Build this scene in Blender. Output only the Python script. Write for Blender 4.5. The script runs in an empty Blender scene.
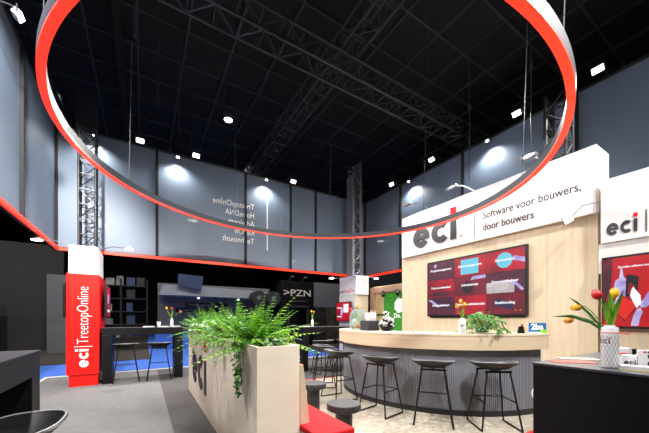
import bpy, bmesh, math, random
from mathutils import Vector, Matrix
R = math.radians
PI = math.pi
rnd = random.Random(7)
SC = bpy.context.scene
COL = SC.collection

# ---------------------------------------------------------------- materials
def lin(c):
    return tuple(((v/255)/12.92 if v/255 <= .04045 else ((v/255+.055)/1.055)**2.4) for v in c)

def new_mat(name):
    m = bpy.data.materials.new(name); m.use_nodes = True
    nt = m.node_tree
    return m, nt, nt.nodes['Principled BSDF'], nt.nodes['Material Output']

def mat(name, rgb, rough=.5, metal=0, noise=0, scale=8, bump=0, emit=0, stretch=None, trans=0, spec=.5, rgb2=None, alpha=1):
    m, nt, b, out = new_mat(name)
    c = lin(rgb)
    b.inputs['Base Color'].default_value = (*c, 1)
    b.inputs['Roughness'].default_value = rough
    b.inputs['Metallic'].default_value = metal
    b.inputs['Specular IOR Level'].default_value = spec
    b.inputs['Transmission Weight'].default_value = trans
    if emit:
        b.inputs['Emission Color'].default_value = (*c, 1)
        b.inputs['Emission Strength'].default_value = emit
    if noise or bump:
        tc = nt.nodes.new('ShaderNodeTexCoord'); mp = nt.nodes.new('ShaderNodeMapping')
        nz = nt.nodes.new('ShaderNodeTexNoise'); nz.inputs['Scale'].default_value = scale
        nz.inputs['Detail'].default_value = 5
        if stretch: mp.inputs['Scale'].default_value = stretch
        nt.links.new(tc.outputs['Object'], mp.inputs['Vector'])
        nt.links.new(mp.outputs['Vector'], nz.inputs['Vector'])
        if noise:
            rp = nt.nodes.new('ShaderNodeValToRGB')
            d = lin(rgb2) if rgb2 else tuple(v*(1-noise) for v in c)
            u = c if rgb2 else tuple(min(1, v*(1+noise*.6)) for v in c)
            rp.color_ramp.elements[0].position = .32; rp.color_ramp.elements[0].color = (*d, 1)
            rp.color_ramp.elements[1].position = .68; rp.color_ramp.elements[1].color = (*u, 1)
            nt.links.new(nz.outputs['Fac'], rp.inputs['Fac'])
            nt.links.new(rp.outputs['Color'], b.inputs['Base Color'])
        if bump:
            bp = nt.nodes.new('ShaderNodeBump'); bp.inputs['Strength'].default_value = bump
            bp.inputs['Distance'].default_value = .01
            nt.links.new(nz.outputs['Fac'], bp.inputs['Height'])
            nt.links.new(bp.outputs['Normal'], b.inputs['Normal'])
    return m

def mesh_cloth(name, rgb, dens):
    """semi transparent printed mesh cloth"""
    m, nt, b, out = new_mat(name)
    b.inputs['Base Color'].default_value = (*lin(rgb), 1); b.inputs['Roughness'].default_value = .42
    tr = nt.nodes.new('ShaderNodeBsdfTransparent'); mx = nt.nodes.new('ShaderNodeMixShader')
    tc = nt.nodes.new('ShaderNodeTexCoord'); nz = nt.nodes.new('ShaderNodeTexNoise')
    mp = nt.nodes.new('ShaderNodeMapping'); mp.inputs['Scale'].default_value = (.8, .8, .12)
    nz.inputs['Scale'].default_value = 1.6
    mr = nt.nodes.new('ShaderNodeMapRange')
    mr.inputs['To Min'].default_value = dens-.12; mr.inputs['To Max'].default_value = dens+.12
    nt.links.new(tc.outputs['Object'], mp.inputs['Vector']); nt.links.new(mp.outputs['Vector'], nz.inputs['Vector'])
    nt.links.new(nz.outputs['Fac'], mr.inputs['Value']); nt.links.new(mr.outputs['Result'], mx.inputs['Fac'])
    nt.links.new(tr.outputs[0], mx.inputs[1]); nt.links.new(b.outputs[0], mx.inputs[2])
    nt.links.new(mx.outputs[0], out.inputs['Surface'])
    return m

def terrazzo(name):
    m, nt, b, out = new_mat(name)
    tc = nt.nodes.new('ShaderNodeTexCoord')
    v = nt.nodes.new('ShaderNodeTexVoronoi'); v.inputs['Scale'].default_value = 26
    rp = nt.nodes.new('ShaderNodeValToRGB'); e = rp.color_ramp.elements
    e[0].position = 0; e[0].color = (*lin((120, 108, 92)), 1)
    e[1].position = 1; e[1].color = (*lin((204, 197, 182)), 1)
    for p, c in ((.18, (188, 181, 166)), (.5, (160, 150, 132)), (.8, (196, 189, 174))):
        n = e.new(p); n.color = (*lin(c), 1)
    nt.links.new(tc.outputs['Object'], v.inputs['Vector'])
    nt.links.new(v.outputs['Color'], rp.inputs['Fac'])
    nt.links.new(rp.outputs['Color'], b.inputs['Base Color'])
    b.inputs['Roughness'].default_value = .35
    return m

def speckle(name, base, dots, scale, lo=.62):
    m, nt, b, out = new_mat(name)
    tc = nt.nodes.new('ShaderNodeTexCoord'); nz = nt.nodes.new('ShaderNodeTexNoise')
    nz.inputs['Scale'].default_value = scale; nz.inputs['Detail'].default_value = 8
    rp = nt.nodes.new('ShaderNodeValToRGB')
    rp.color_ramp.elements[0].position = lo-.08; rp.color_ramp.elements[0].color = (*lin(base), 1)
    rp.color_ramp.elements[1].position = lo; rp.color_ramp.elements[1].color = (*lin(dots), 1)
    nt.links.new(tc.outputs['Object'], nz.inputs['Vector']); nt.links.new(nz.outputs['Fac'], rp.inputs['Fac'])
    nt.links.new(rp.outputs['Color'], b.inputs['Base Color']); b.inputs['Roughness'].default_value = .6
    return m

M = dict(
    ply=mat('plywood', (212, 194, 166), .5, noise=.10, scale=3, stretch=(6, 6, .5)),
    plyh=mat('plywood_edge', (212, 194, 164), .5, noise=.08, scale=3, stretch=(.6, .6, 6)),
    plyp=mat('pale_plywood', (240, 228, 208), .55, noise=.07, scale=2.2, stretch=(1, 1, 3)),
    plytop=mat('plywood_top', (226, 210, 184), .4, noise=.08, scale=4, stretch=(1, 5, 1)),
    pinkwood=mat('pink_wood', (205, 165, 145), .6, noise=.08, scale=4),
    white=mat('white_laminate', (240, 240, 242), .4),
    whitesh=mat('white_ceramic', (222, 222, 224), .25, noise=.03, scale=20),
    offwhite=mat('off_white', (226, 224, 220), .5),
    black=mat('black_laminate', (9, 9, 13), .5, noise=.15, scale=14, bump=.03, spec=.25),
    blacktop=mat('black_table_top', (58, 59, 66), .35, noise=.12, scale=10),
    blackm=mat('black_metal', (18, 18, 20), .4, metal=.3),
    shell=mat('black_plastic', (16, 15, 16), .45),
    rim=mat('painted_highlight', (165, 165, 170), .35),  # pale tone paints the highlight on the black stool edge
    dark=mat('dark_hall_paint', (42, 40, 39), .8),
    darker=mat('hall_black', (20, 20, 21), .8),
    ceil=mat('ceiling_black', (13, 13, 14), .9, noise=.2, scale=2),
    grid=mat('ceiling_grid', (54, 54, 58), .6),
    truss=mat('truss_black', (62, 62, 66), .4, metal=.5),
    trussl=mat('truss_grey', (128, 132, 138), .4, metal=.2),
    ringm=mat('ring_grey', (50, 53, 62), .55),
    red=mat('red_laminate', (226, 18, 10), .35),
    redcloth=mat('red_fabric', (214, 10, 22), .85, noise=.06, scale=60, bump=.1),
    redtrim=mat('red_trim', (225, 20, 25), .5),
    redpaper=mat('red_paper', (215, 70, 45), .6),
    led=mat('red_led', (255, 52, 22), .4, emit=1.05),
    lamp=mat('lamp_lens', (255, 252, 245), .3, emit=9),
    halllamp=mat('hall_lamp_lens', (255, 250, 240), .3, emit=3),
    carpet=mat('grey_carpet', (108, 108, 108), .95, noise=.12, scale=9, bump=.25),
    carpetd=mat('dark_carpet', (74, 71, 71), .95, noise=.15, scale=7, bump=.25),
    blue=mat('blue_carpet', (60, 104, 196), .9, noise=.06, scale=10),
    hallfloor=mat('dark_carpet_hall', (56, 50, 44), .8, noise=.15, scale=3),
    strip=mat('white_strip', (210, 208, 200), .6),
    terr=terrazzo('terrazzo'),
    slat=mat('grey_slats', (138, 142, 152), .6, noise=.10, scale=12, stretch=(1, 1, .15)),
    slatd=mat('kick_black', (28, 28, 32), .5),
    speck=speckle('black_terrazzo', (15, 15, 17), (80, 80, 83), 95, .63),
    stooltop=speckle('grey_speckled_top', (44, 44, 47), (104, 104, 107), 95, .6),
    ink=mat('charcoal_ink', (50, 51, 57), .5),
    inkthin=mat('black_ink', (25, 25, 28), .5),
    logored=mat('logo_red', (232, 20, 28), .5),
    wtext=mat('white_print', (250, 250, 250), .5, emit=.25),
    mtext=mat('white_vinyl', (250, 250, 250), .5),
    greyline=mat('grey_line', (150, 150, 155), .5),
    cloth=mesh_cloth('mesh_banner_cloth', (134, 151, 172), .64),
    sleeve=mesh_cloth('black_gauze', (36, 38, 42), .75),
    leaf=mat('fern_green', (140, 204, 62), .45, noise=.4, scale=7, rgb2=(84, 156, 42)),
    leafy=mat('fern_yellow_green', (184, 218, 74), .45, noise=.3, scale=8, rgb2=(126, 182, 52)),
    ivy=mat('ivy_green', (64, 130, 48), .4, noise=.4, scale=30, rgb2=(34, 88, 30)),
    ivyw=mat('variegated_ivy', (206, 224, 200), .4, noise=.5, scale=22, rgb2=(72, 138, 66)),
    stem=mat('plant_stem', (96, 130, 44), .5),
    brownstem=mat('ivy_stem', (120, 92, 60), .6),
    soil=mat('potting_soil', (45, 34, 26), .95, noise=.3, scale=40),
    tulr=mat('tulip_red', (214, 24, 30), .4, noise=.3, scale=18, rgb2=(170, 12, 24)),
    tuly=mat('tulip_yellow', (244, 204, 36), .4, noise=.5, scale=16, rgb2=(238, 158, 28)),
    tulo=mat('tulip_orange', (244, 188, 46), .4, noise=.5, scale=22, rgb2=(206, 36, 34)),
    tulleaf=mat('tulip_leaf', (120, 176, 52), .4, noise=.2, scale=10),
    tulleafd=mat('tulip_leaf_dark', (58, 104, 46), .4, noise=.2, scale=10),
    ribbon=mat('red_ribbon', (230, 52, 46), .5),
    frame=mat('screen_bezel', (16, 17, 24), .35),
    grass=mat('moss_green', (92, 196, 70), .9, noise=.5, scale=16, rgb2=(36, 140, 40), bump=.4),
    beige=mat('beige_panel', (226, 214, 160), .6),
    sblue=mat('sign_blue', (32, 104, 172), .4),
    sgreen=mat('sign_green', (140, 205, 60), .4),
    chrome=mat('brushed_steel', (150, 150, 154), .35, metal=.9),
    poster=mat('poster_grey', (120, 116, 112), .8, noise=.8, scale=3),
    lightboard=mat('pale_board', (245, 246, 246), .7),
    yel=mat('yellow_print', (214, 210, 90), .7),
    gry=mat('grey_stand_wall', (96, 97, 99), .8),
    gryl=mat('light_grey_canopy', (138, 141, 144), .7),
    navy=mat('navy_panel', (46, 60, 90), .7),
    pznt=mat('pale_lettering', (196, 188, 170), .6, emit=.08),
    camou=mat('mottled_panel', (70, 64, 46), .9, noise=.8, scale=5),
)
def glassmat():
    m, nt, b, out = new_mat('jar_glass')
    b.inputs['Base Color'].default_value = (.82, .93, .9, 1); b.inputs['Roughness'].default_value = .03
    b.inputs['Transmission Weight'].default_value = 1; b.inputs['IOR'].default_value = 1.2
    return m
M['glass'] = glassmat()
def leafmat(name, c1, c2, scale, t=.35):
    m, nt, b, out = new_mat(name)
    tc = nt.nodes.new('ShaderNodeTexCoord'); nz = nt.nodes.new('ShaderNodeTexNoise'); nz.inputs['Scale'].default_value = scale
    rp = nt.nodes.new('ShaderNodeValToRGB'); rp.color_ramp.elements[0].position = .35; rp.color_ramp.elements[1].position = .65
    rp.color_ramp.elements[0].color = (*lin(c1), 1); rp.color_ramp.elements[1].color = (*lin(c2), 1)
    tl = nt.nodes.new('ShaderNodeBsdfTranslucent'); mx = nt.nodes.new('ShaderNodeMixShader'); mx.inputs[0].default_value = t
    L = nt.links.new
    L(tc.outputs['Object'], nz.inputs['Vector']); L(nz.outputs['Fac'], rp.inputs['Fac']); L(rp.outputs['Color'], b.inputs['Base Color'])
    L(rp.outputs['Color'], tl.inputs['Color']); L(b.outputs[0], mx.inputs[1]); L(tl.outputs[0], mx.inputs[2]); L(mx.outputs[0], out.inputs['Surface'])
    b.inputs['Roughness'].default_value = .5; b.inputs['Specular IOR Level'].default_value = .3
    return m
M['leaf'] = leafmat('fern_green', (66, 138, 38), (116, 184, 50), 9)
M['leafy'] = leafmat('fern_yellow_green', (108, 170, 44), (166, 206, 62), 9)
M['ivy'] = leafmat('ivy_green', (40, 104, 36), (84, 150, 56), 26, .25)
M['ivyw'] = leafmat('variegated_ivy', (84, 150, 72), (176, 206, 160), 20, .25)
def jarglass():
    m, nt, b, out = new_mat('pale_green_glass')
    tr = nt.nodes.new('ShaderNodeBsdfTransparent'); tr.inputs['Color'].default_value = (.86, .92, .90, 1)
    b.inputs['Base Color'].default_value = (.48, .55, .53, 1); b.inputs['Roughness'].default_value = .08
    lw = nt.nodes.new('ShaderNodeLayerWeight'); lw.inputs['Blend'].default_value = .35
    mr = nt.nodes.new('ShaderNodeMapRange'); mr.inputs['To Min'].default_value = .06; mr.inputs['To Max'].default_value = .5
    mx = nt.nodes.new('ShaderNodeMixShader'); L = nt.links.new
    L(lw.outputs['Facing'], mr.inputs['Value']); L(mr.outputs['Result'], mx.inputs[0])
    L(tr.outputs[0], mx.inputs[1]); L(b.outputs[0], mx.inputs[2]); L(mx.outputs[0], out.inputs['Surface'])
    return m
M['glass'] = jarglass()
def screen(name, rgb, rgb2=None, scale=3, e=.75, stretch=None):
    m, nt, b, out = new_mat(name)
    c = lin(rgb)
    b.inputs['Base Color'].default_value = (.01, .01, .01, 1); b.inputs['Roughness'].default_value = .3
    b.inputs['Emission Strength'].default_value = e
    b.inputs['Emission Color'].default_value = (*c, 1)
    if rgb2:
        tc = nt.nodes.new('ShaderNodeTexCoord'); nz = nt.nodes.new('ShaderNodeTexNoise'); mp = nt.nodes.new('ShaderNodeMapping')
        if stretch: mp.inputs['Scale'].default_value = stretch
        nz.inputs['Scale'].default_value = scale; rp = nt.nodes.new('ShaderNodeValToRGB')
        rp.color_ramp.elements[0].position = .4; rp.color_ramp.elements[0].color = (*c, 1)
        rp.color_ramp.elements[1].position = .65; rp.color_ramp.elements[1].color = (*lin(rgb2), 1)
        nt.links.new(tc.outputs['Object'], mp.inputs['Vector']); nt.links.new(mp.outputs['Vector'], nz.inputs['Vector'])
        nt.links.new(nz.outputs['Fac'], rp.inputs['Fac']); nt.links.new(rp.outputs['Color'], b.inputs['Emission Color'])
    return m
S = dict(
    red=screen('screen_red', (206, 12, 46), (140, 12, 40), 2.5, e=.9), dred=screen('screen_dark_red', (130, 20, 48), (74, 24, 46), 2, e=.9),
    plum=screen('screen_plum', (104, 34, 60), (70, 32, 58), 2, e=.9), cyan=screen('screen_cyan', (110, 205, 235), e=1),
    white=screen('screen_white', (250, 250, 255), e=1), lilac=screen('screen_lilac', (216, 206, 246), (164, 146, 214), 7, e=.95),
    black=screen('screen_black', (30, 24, 34)), navy=screen('screen_navy', (44, 48, 96)), pale=screen('screen_pale', (190, 176, 180), (235, 225, 225), 3, e=.8),
    bright=screen('screen_bright_red', (206, 12, 30), (176, 6, 24), 2.5, e=.95), tablet=screen('screen_scarlet', (236, 40, 30), e=.9),
    orange=screen('screen_orange', (220, 110, 40)),
)

# ---------------------------------------------------------------- mesh builder
class MB:
    def __init__(s): s.v = []; s.f = []
    def add(s, vs, fs):
        n = len(s.v); s.v += [tuple(v) for v in vs]; s.f += [tuple(i+n for i in f) for f in fs]; return s
    def box(s, x0, x1, y0, y1, z0, z1):
        return s.add([(x0,y0,z0),(x1,y0,z0),(x1,y1,z0),(x0,y1,z0),(x0,y0,z1),(x1,y0,z1),(x1,y1,z1),(x0,y1,z1)],
                     [(0,3,2,1),(4,5,6,7),(0,1,5,4),(1,2,6,5),(2,3,7,6),(3,0,4,7)])
    def tube(s, pts, r, n=8, caps=True):
        pts = [Vector(p) for p in pts]; rs = r if isinstance(r, (list, tuple)) else [r]*len(pts)
        vs = []; ref = None
        for i, p in enumerate(pts):
            t = (pts[min(i+1, len(pts)-1)]-pts[max(i-1, 0)])
            if t.length < 1e-9: t = Vector((0, 0, 1))
            t.normalize()
            if ref is None: ref = Vector((0, 0, 1)) if abs(t.z) < .9 else Vector((1, 0, 0))
            a = t.cross(ref)
            if a.length < 1e-6: a = t.orthogonal()
            a.normalize(); b = a.cross(t); ref = b
            for k in range(n):
                q = 2*PI*k/n; vs.append(p+(a*math.cos(q)+b*math.sin(q))*rs[i])
        fs = []
        for i in range(len(pts)-1):
            for k in range(n):
                k2 = (k+1) % n; fs.append((i*n+k, i*n+k2, (i+1)*n+k2, (i+1)*n+k))
        if caps: fs.append(tuple(range(n-1, -1, -1))); fs.append(tuple((len(pts)-1)*n+k for k in range(n)))
        return s.add(vs, fs)
    def lathe(s, prof, n=24, c=(0, 0, 0)):
        vs = []; fs = []
        for (r, z) in prof:
            for k in range(n):
                q = 2*PI*k/n; vs.append((c[0]+r*math.cos(q), c[1]+r*math.sin(q), c[2]+z))
        for i in range(len(prof)-1):
            for k in range(n):
                k2 = (k+1) % n; fs.append((i*n+k, i*n+k2, (i+1)*n+k2, (i+1)*n+k))
        fs.append(tuple(range(n-1, -1, -1))); fs.append(tuple((len(prof)-1)*n+k for k in range(n)))
        return s.add(vs, fs)
    def prism(s, poly, o, ri, up, d0, d1):
        """2-D polygon in the (ri, up) plane at o, extruded along the normal from d0 to d1"""
        o, ri, up = Vector(o), Vector(ri), Vector(up); nn = ri.cross(up); m = len(poly)
        vs = [o+ri*x+up*y+nn*d0 for x, y in poly]+[o+ri*x+up*y+nn*d1 for x, y in poly]
        fs = [tuple(range(m-1, -1, -1)), tuple(range(m, 2*m))]+[(k, (k+1) % m, m+(k+1) % m, m+k) for k in range(m)]
        return s.add(vs, fs)
    def arcband(s, cx, cy, r0, r1, a0, a1, z0, z1, n=64):
        vs = []; fs = []
        for i in range(n+1):
            q = a0+(a1-a0)*i/n; c_, s_ = math.cos(q), math.sin(q)
            vs += [(cx+r0*c_, cy+r0*s_, z0), (cx+r1*c_, cy+r1*s_, z0), (cx+r1*c_, cy+r1*s_, z1), (cx+r0*c_, cy+r0*s_, z1)]
        full = abs(a1-a0) > 2*PI-1e-4
        for i in range(n):
            a, b = i*4, (i+1)*4
            for k in range(4): k2 = (k+1) % 4; fs.append((a+k, a+k2, b+k2, b+k))
        if not full: fs += [(3, 2, 1, 0), (n*4, n*4+1, n*4+2, n*4+3)]
        return s.add(vs, fs)
    def build(s, name, m, parent=None, loc=(0, 0, 0), smooth=False, bevel=0, rz=0):
        me = bpy.data.meshes.new(name); me.from_pydata(s.v, [], s.f); me.update()
        bm = bmesh.new(); bm.from_mesh(me); bmesh.ops.recalc_face_normals(bm, faces=bm.faces); bm.to_mesh(me); bm.free()
        if smooth:
            for p in me.polygons: p.use_smooth = True
        me.materials.append(m)
        o = bpy.data.objects.new(name, me); COL.objects.link(o)
        if parent: o.parent = parent
        o.location = loc; o.rotation_euler.z = rz
        if bevel:
            b = o.modifiers.new('bevel', 'BEVEL'); b.width = bevel; b.segments = 2; b.limit_method = 'ANGLE'
        if smooth:
            e = o.modifiers.new('edges', 'EDGE_SPLIT'); e.split_angle = R(50)
        return o

def box(x0, x1, y0, y1, z0, z1): return MB().box(x0, x1, y0, y1, z0, z1)
def tube(p, r, n=8): return MB().tube(p, r, n)

def tag(o, label, cat, group=None):
    o['label'] = label; o['category'] = cat
    if group: o['group'] = group
    return o
def thing(name, label, cat, loc=(0, 0, 0), rz=0, group=None):
    o = bpy.data.objects.new(name, None); COL.objects.link(o); o.empty_display_size = .1
    o.location = loc; o.rotation_euler.z = rz
    return tag(o, label, cat, group)
def struct(o): o['kind'] = 'structure'; return o
def kids(o): return list(o.children)
def dup(o, loc, rz, label, group=None, parent=None):
    c = o.copy(); COL.objects.link(c)
    if parent: c.parent = parent
    else:
        c.location = loc; c.rotation_euler.z = rz; c['label'] = label
        if group: c['group'] = group
    for ch in kids(o): dup(ch, None, None, None, None, c)
    return c

XP, XN, YP, YN, ZP = (1,0,0), (-1,0,0), (0,1,0), (0,-1,0), (0,0,1)
def text(name, s, o, ri, up, size, m, parent=None, depth=.002, bold=0, align='LEFT', spacing=1, width=None):
    cu = bpy.data.curves.new(name, 'FONT'); cu.body = s; cu.size = size; cu.extrude = depth
    cu.offset = bold; cu.align_x = align; cu.space_character = spacing; cu.resolution_u = 3
    t = bpy.data.objects.new(name, cu); COL.objects.link(t)
    bpy.context.view_layer.update()
    me = bpy.data.meshes.new_from_object(t.evaluated_get(bpy.context.evaluated_depsgraph_get()))
    bpy.data.objects.remove(t); bpy.data.curves.remove(cu)
    if width:
        xs = [v.co.x for v in me.vertices]; k = width/max(1e-6, max(xs)-min(xs))
        for v in me.vertices: v.co.x *= k
    ri, up = Vector(ri), Vector(up); nn = ri.cross(up)
    mm = Matrix((ri, up, nn)).transposed().to_4x4(); mm.translation = Vector(o)+nn*depth
    me.transform(mm); me.materials.clear(); me.materials.append(m); me.name = name
    ob = bpy.data.objects.new(name, me); COL.objects.link(ob)
    if parent: ob.parent = parent
    return ob

def arcpoly(cx, cy, ro, rin, a0, a1, n=28):
    p = [(cx+ro*math.cos(R(a0+(a1-a0)*i/n)), cy+ro*math.sin(R(a0+(a1-a0)*i/n))) for i in range(n+1)]
    p += [(cx+rin*math.cos(R(a1+(a0-a1)*i/n)), cy+rin*math.sin(R(a1+(a0-a1)*i/n))) for i in range(n+1)]
    return p
def eci(parent, o, ri, up, h, m, mdot, d=.004, bold=.27):
    """the wordmark eci: x-height h, starts at o; lettering mesh and the square red dot"""
    r = h/2; w = h*bold; g = h*.16; mb = MB()
    c1 = r
    mb.prism(arcpoly(c1, r, r, r-w, 0, 322), o, ri, up, 0, d)
    mb.prism([(c1-r+w*.6, r-w*.36), (c1+r-.01*h, r-w*.36), (c1+r, r), (c1+r-w*.4, r+w*.36), (c1-r+w*.6, r+w*.36)], o, ri, up, 0, d*.96)
    c2 = c1+2*r+g
    mb.prism(arcpoly(c2, r, r, r-w, 45, 315), o, ri, up, 0, d)
    x = c2+r*.78+g
    mb.prism([(x, 0), (x+w, 0), (x+w, h), (x, h)], o, ri, up, 0, d)
    lt = mb.build('lettering', m, parent)
    if mdot is not None:
        MB().prism([(x, h*1.16), (x+w*1.05, h*1.16), (x+w*1.05, h*1.16+w*1.05), (x, h*1.16+w*1.05)], o, ri, up, 0, d).build('logo_dot', mdot, parent)
    return x+w

# ---------------------------------------------------------------- camera
H = 1.3; TH = R(31.5); F = 296.0
cam_d = bpy.data.cameras.new('camera'); cam = bpy.data.objects.new('camera', cam_d); COL.objects.link(cam)
cam.location = (0, 0, H); cam.rotation_euler = (R(90), 0, -TH)
cam_d.sensor_width = 36; cam_d.lens = 36*F/649; cam_d.shift_y = 102.5/649
cam_d.clip_start = .05; cam_d.clip_end = 200
SC.camera = cam

# ---------------------------------------------------------------- setting
BZ0, BZ1 = 2.86, 5.60                     # mesh banner bottom and top
BA0, BA1, BB = -1.65, 7.05, 8.65
CZ = 8.0
struct(box(-30, 40, -6, 45, -.12, -.02).build('floor', M['blue']))
struct(box(-1.8, .3, -3, BB+.1, -.02, 0).build('floor_grey_carpet', M['carpet']))
mbd = MB(); mbd.box(.3, 7.6, 5.58, BB+.1, -.02, 0); mbd.box(.3, .9, -3, 5.58, -.02, 0); mbd.box(.9, 7.6, -3, 1.62, -.02, 0)
struct(mbd.build('floor_dark_carpet', M['carpetd']))
struct(box(.9, 7.6, 1.68, 5.53, -.02, 0).build('floor_terrazzo', M['terr']))
trm = MB(); trm.box(.9, 7.6, 5.53, 5.58, -.02, .003); trm.box(.9, 7.6, 1.62, 1.68, -.02, .003)
struct(trm.build('trim_red', M['redtrim']))
trw = MB(); trw.box(-1.86, 7.6, BB+.1, BB+.22, -.02, .004); trw.box(-1.86, -1.8, -3, BB+.1, -.02, .004)
struct(trw.build('trim_white', M['strip']))
hf = MB(); hf.box(-14, .2, 11.3, 25, -.02, 0); hf.box(3.4, 14, 11.3, 30, -.02, 0); hf.box(8.6, 20, -3, 30, -.021, -.001); hf.box(-20, -4, -3, 9.6, -.02, 0)
struct(hf.build('floor_hall_stands', M['hallfloor']))
struct(box(-20, 40, -6, 45, CZ, CZ+.1).build('ceiling', M['ceil']))
g = MB()
for i in range(-12, 20): g.box(i+.87, i+.91, -4, 22, CZ-.06, CZ)
for j in range(-4, 22): g.box(-12, 20, j+.5, j+.54, CZ-.055, CZ)
struct(g.build('trim_ceiling_grid', M['grid']))
du = MB()
for j in range(3): du.tube([(-.5-1.6*j, -3, CZ-.35), (-.5-1.6*j, 22, CZ-.35)], .09, 10)
struct(du.build('trim_ceiling_pipes', M['ceil'], smooth=True))
struct(box(-14, -13.8, -6, 45, 0, CZ).build('wall_left', M['darker']))
struct(box(-14, 40, 33, 33.2, 0, CZ).build('wall_back', M['darker']))
struct(box(24, 24.2, -6, 33, 0, CZ).build('wall_right', M['darker']))

# ---------------------------------------------------------------- trusses
def lattice(mb, p0, p1, w, r, step):
    p0, p1 = Vector(p0), Vector(p1); d = (p1-p0); L = d.length; d.normalize()
    a = d.cross(Vector((0, 0, 1))) if abs(d.z) < .9 else Vector((1, 0, 0))
    a.normalize(); b = d.cross(a); n = max(1, round(L/step))
    cs = [(a*i+b*j)*w/2 for i, j in ((1, 1), (1, -1), (-1, -1), (-1, 1))]
    for k in range(4):
        c0, c1 = cs[k], cs[(k+1) % 4]
        for i in range(n):
            q0, q1 = p0+d*L*i/n, p0+d*L*(i+1)/n
            if (i+k) % 2: c0, c1 = c1, c0
            mb.tube([q0+c0, q1+c1], r, 5)
            if (i+k) % 2: c0, c1 = c1, c0
            mb.tube([q0+c0, q0+c1], r, 5)
    return cs
def truss(name, label, p0, p1, w, m, rc=.024, rl=.011, step=.4, loc=(0, 0, 0), group=None):
    t = thing(name, label, 'truss', loc, 0, group)
    lt = MB(); cs = lattice(lt, p0, p1, w, rl, step)
    for c in cs: tube([Vector(p0)+c, Vector(p1)+c], rc, 8).build('chord', m, t, smooth=True)
    lt.build('bracing', m, t)
    return t
truss('lighting_truss', 'black lattice truss crossing the ceiling from upper left to right of the ring', (-8, 0, 0), (8, 0, 0), .4, M['truss'], loc=(3.4, 5.1, 6.5))
truss('lighting_truss', 'black lattice truss running under the ceiling away toward the back banner', (0, -5, 0), (0, 9, 0), .4, M['truss'], loc=(3.6, 7.6, 6.95))
c1 = truss('truss_column', 'black lattice column rising from the red and white kiosk on the left', (0, 0, 0), (0, 0, 3.1), .27, M['truss'], .02, .012, .3, (-.98, 7.85, 2.72))
sl = MB(); sl.box(-.17, .17, -.17, -.16, 2.5, 3.3); sl.box(-.17, -.16, -.16, .17, 2.5, 3.3)
sl.build('gauze_sleeve', M['sleeve'], c1)
c2 = truss('truss_column', 'grey lattice column in the back right corner above the small kiosk', (0, 0, 0), (0, 0, 3.7), .27, M['trussl'], .026, .016, .25, (6.16, 8.1, 2.72))
box(-.2, -.17, -.17, .17, 0, 3.4).build('cover_panel', M['trussl'], c2)
box(.17, .2, -.17, .17, 0, 3.95).build('cover_panel', M['trussl'], c2)
c3 = truss('truss_column', 'dark lattice column standing behind the white fascia on the right', (0, 0, 0), (0, 0, 5.35), .3, M['truss'], .025, .013, .3, (6.45, 2.36, 0))
box(-.17, .17, .17, .18, 4.6, 5.4).build('cover_panel', M['darker'], c3)

# ---------------------------------------------------------------- mesh banners
def banner(label, axis, fixed, a0, a1, posts):
    """axis 0: runs along x at y=fixed, axis 1: runs along y at x=fixed"""
    L = a1-a0
    t = thing('mesh_banner', label, 'banner', (a0, fixed, 0) if axis == 0 else (fixed, a0, 0))
    def bx(u0, u1, w0, w1, z0, z1): return box(u0, u1, w0, w1, z0, z1) if axis == 0 else box(w0, w1, u0, u1, z0, z1)
    inn = -1 if (axis == 0 or fixed > 0) else 1
    es = [0]+[p-a0 for p in posts]+[L]
    for u0, u1 in zip(es[:-1], es[1:]):
        bx(u0+.03, u1-.03, -.004, .004, BZ0+.04, BZ1-.02).build('mesh_panel', M['cloth'], t)
    for u in es:
        bx(u-.03, u+.03, -.05, .05, BZ0+.04, BZ1).build('post', M['darker'], t)
    bx(0, L, -.025, .025, BZ1-.02, BZ1+.03).build('top_rail', M['truss'], t)
    bx(0, L, -.035, .035, BZ0-.03, BZ0+.04).build('bottom_rail', M['darker'], t)
    w = sorted((inn*.036, inn*.075)); bx(.04, L-.04, w[0], w[1], BZ0-.045, BZ0+.02).build('light_strip', M['led'], t)
    return t
bk = banner('wide grey mesh banner across the back with mirrored white lettering', 0, BB, BA0, BA1, (.3, 2.57, 4.02, 4.94))
banner('grey mesh banner along the left edge, angled toward the viewer', 1, BA0, -1.5, BB-.06, (.8, 2.9, 4.8, 6.47))
banner('grey mesh banner on the right behind the white fascia', 1, BA1, -1.5, BB-.06, (.4, 2.3, 4.65, 6.81))
for i, (s, wd) in enumerate((('TreetopOnline', 1.19), ('HomeDNA', .84), ('Admicom', .76), ('KeyOn', .56), ('Technosoft', .93))):
    text('lettering', s, (2.84-BA0, -.01, 4.55-i*.255), XN, ZP, .235, M['mtext'], bk, .003, width=wd)
box(3.22-BA0, 3.255-BA0, -.015, -.008, 3.40, 5.08).build('white_line', M['mtext'], bk)
box(3.68-BA0, 3.70-BA0, -.015, -.008, 3.55, 4.5).build('white_line', M['greyline'], bk)
sg = thing('hanging_sign', 'pale notice board with a yellow patch seen through the back mesh banner', 'sign', (.9, 9.2, 3.25))
box(-.3, .32, 0, .04, 0, .74).build('board', M['lightboard'], sg)
box(.08, .28, -.004, 0, .05, .22).build('yellow_patch', M['yel'], sg)
box(-.07, .1, -.004, 0, .3, .62).build('grey_patch', M['gry'], sg)
for x in (-.25, .27): tube([(x, .02, .74), (x, .02, CZ-3.25)], .006, 6).build('cable', M['truss'], sg)

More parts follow.
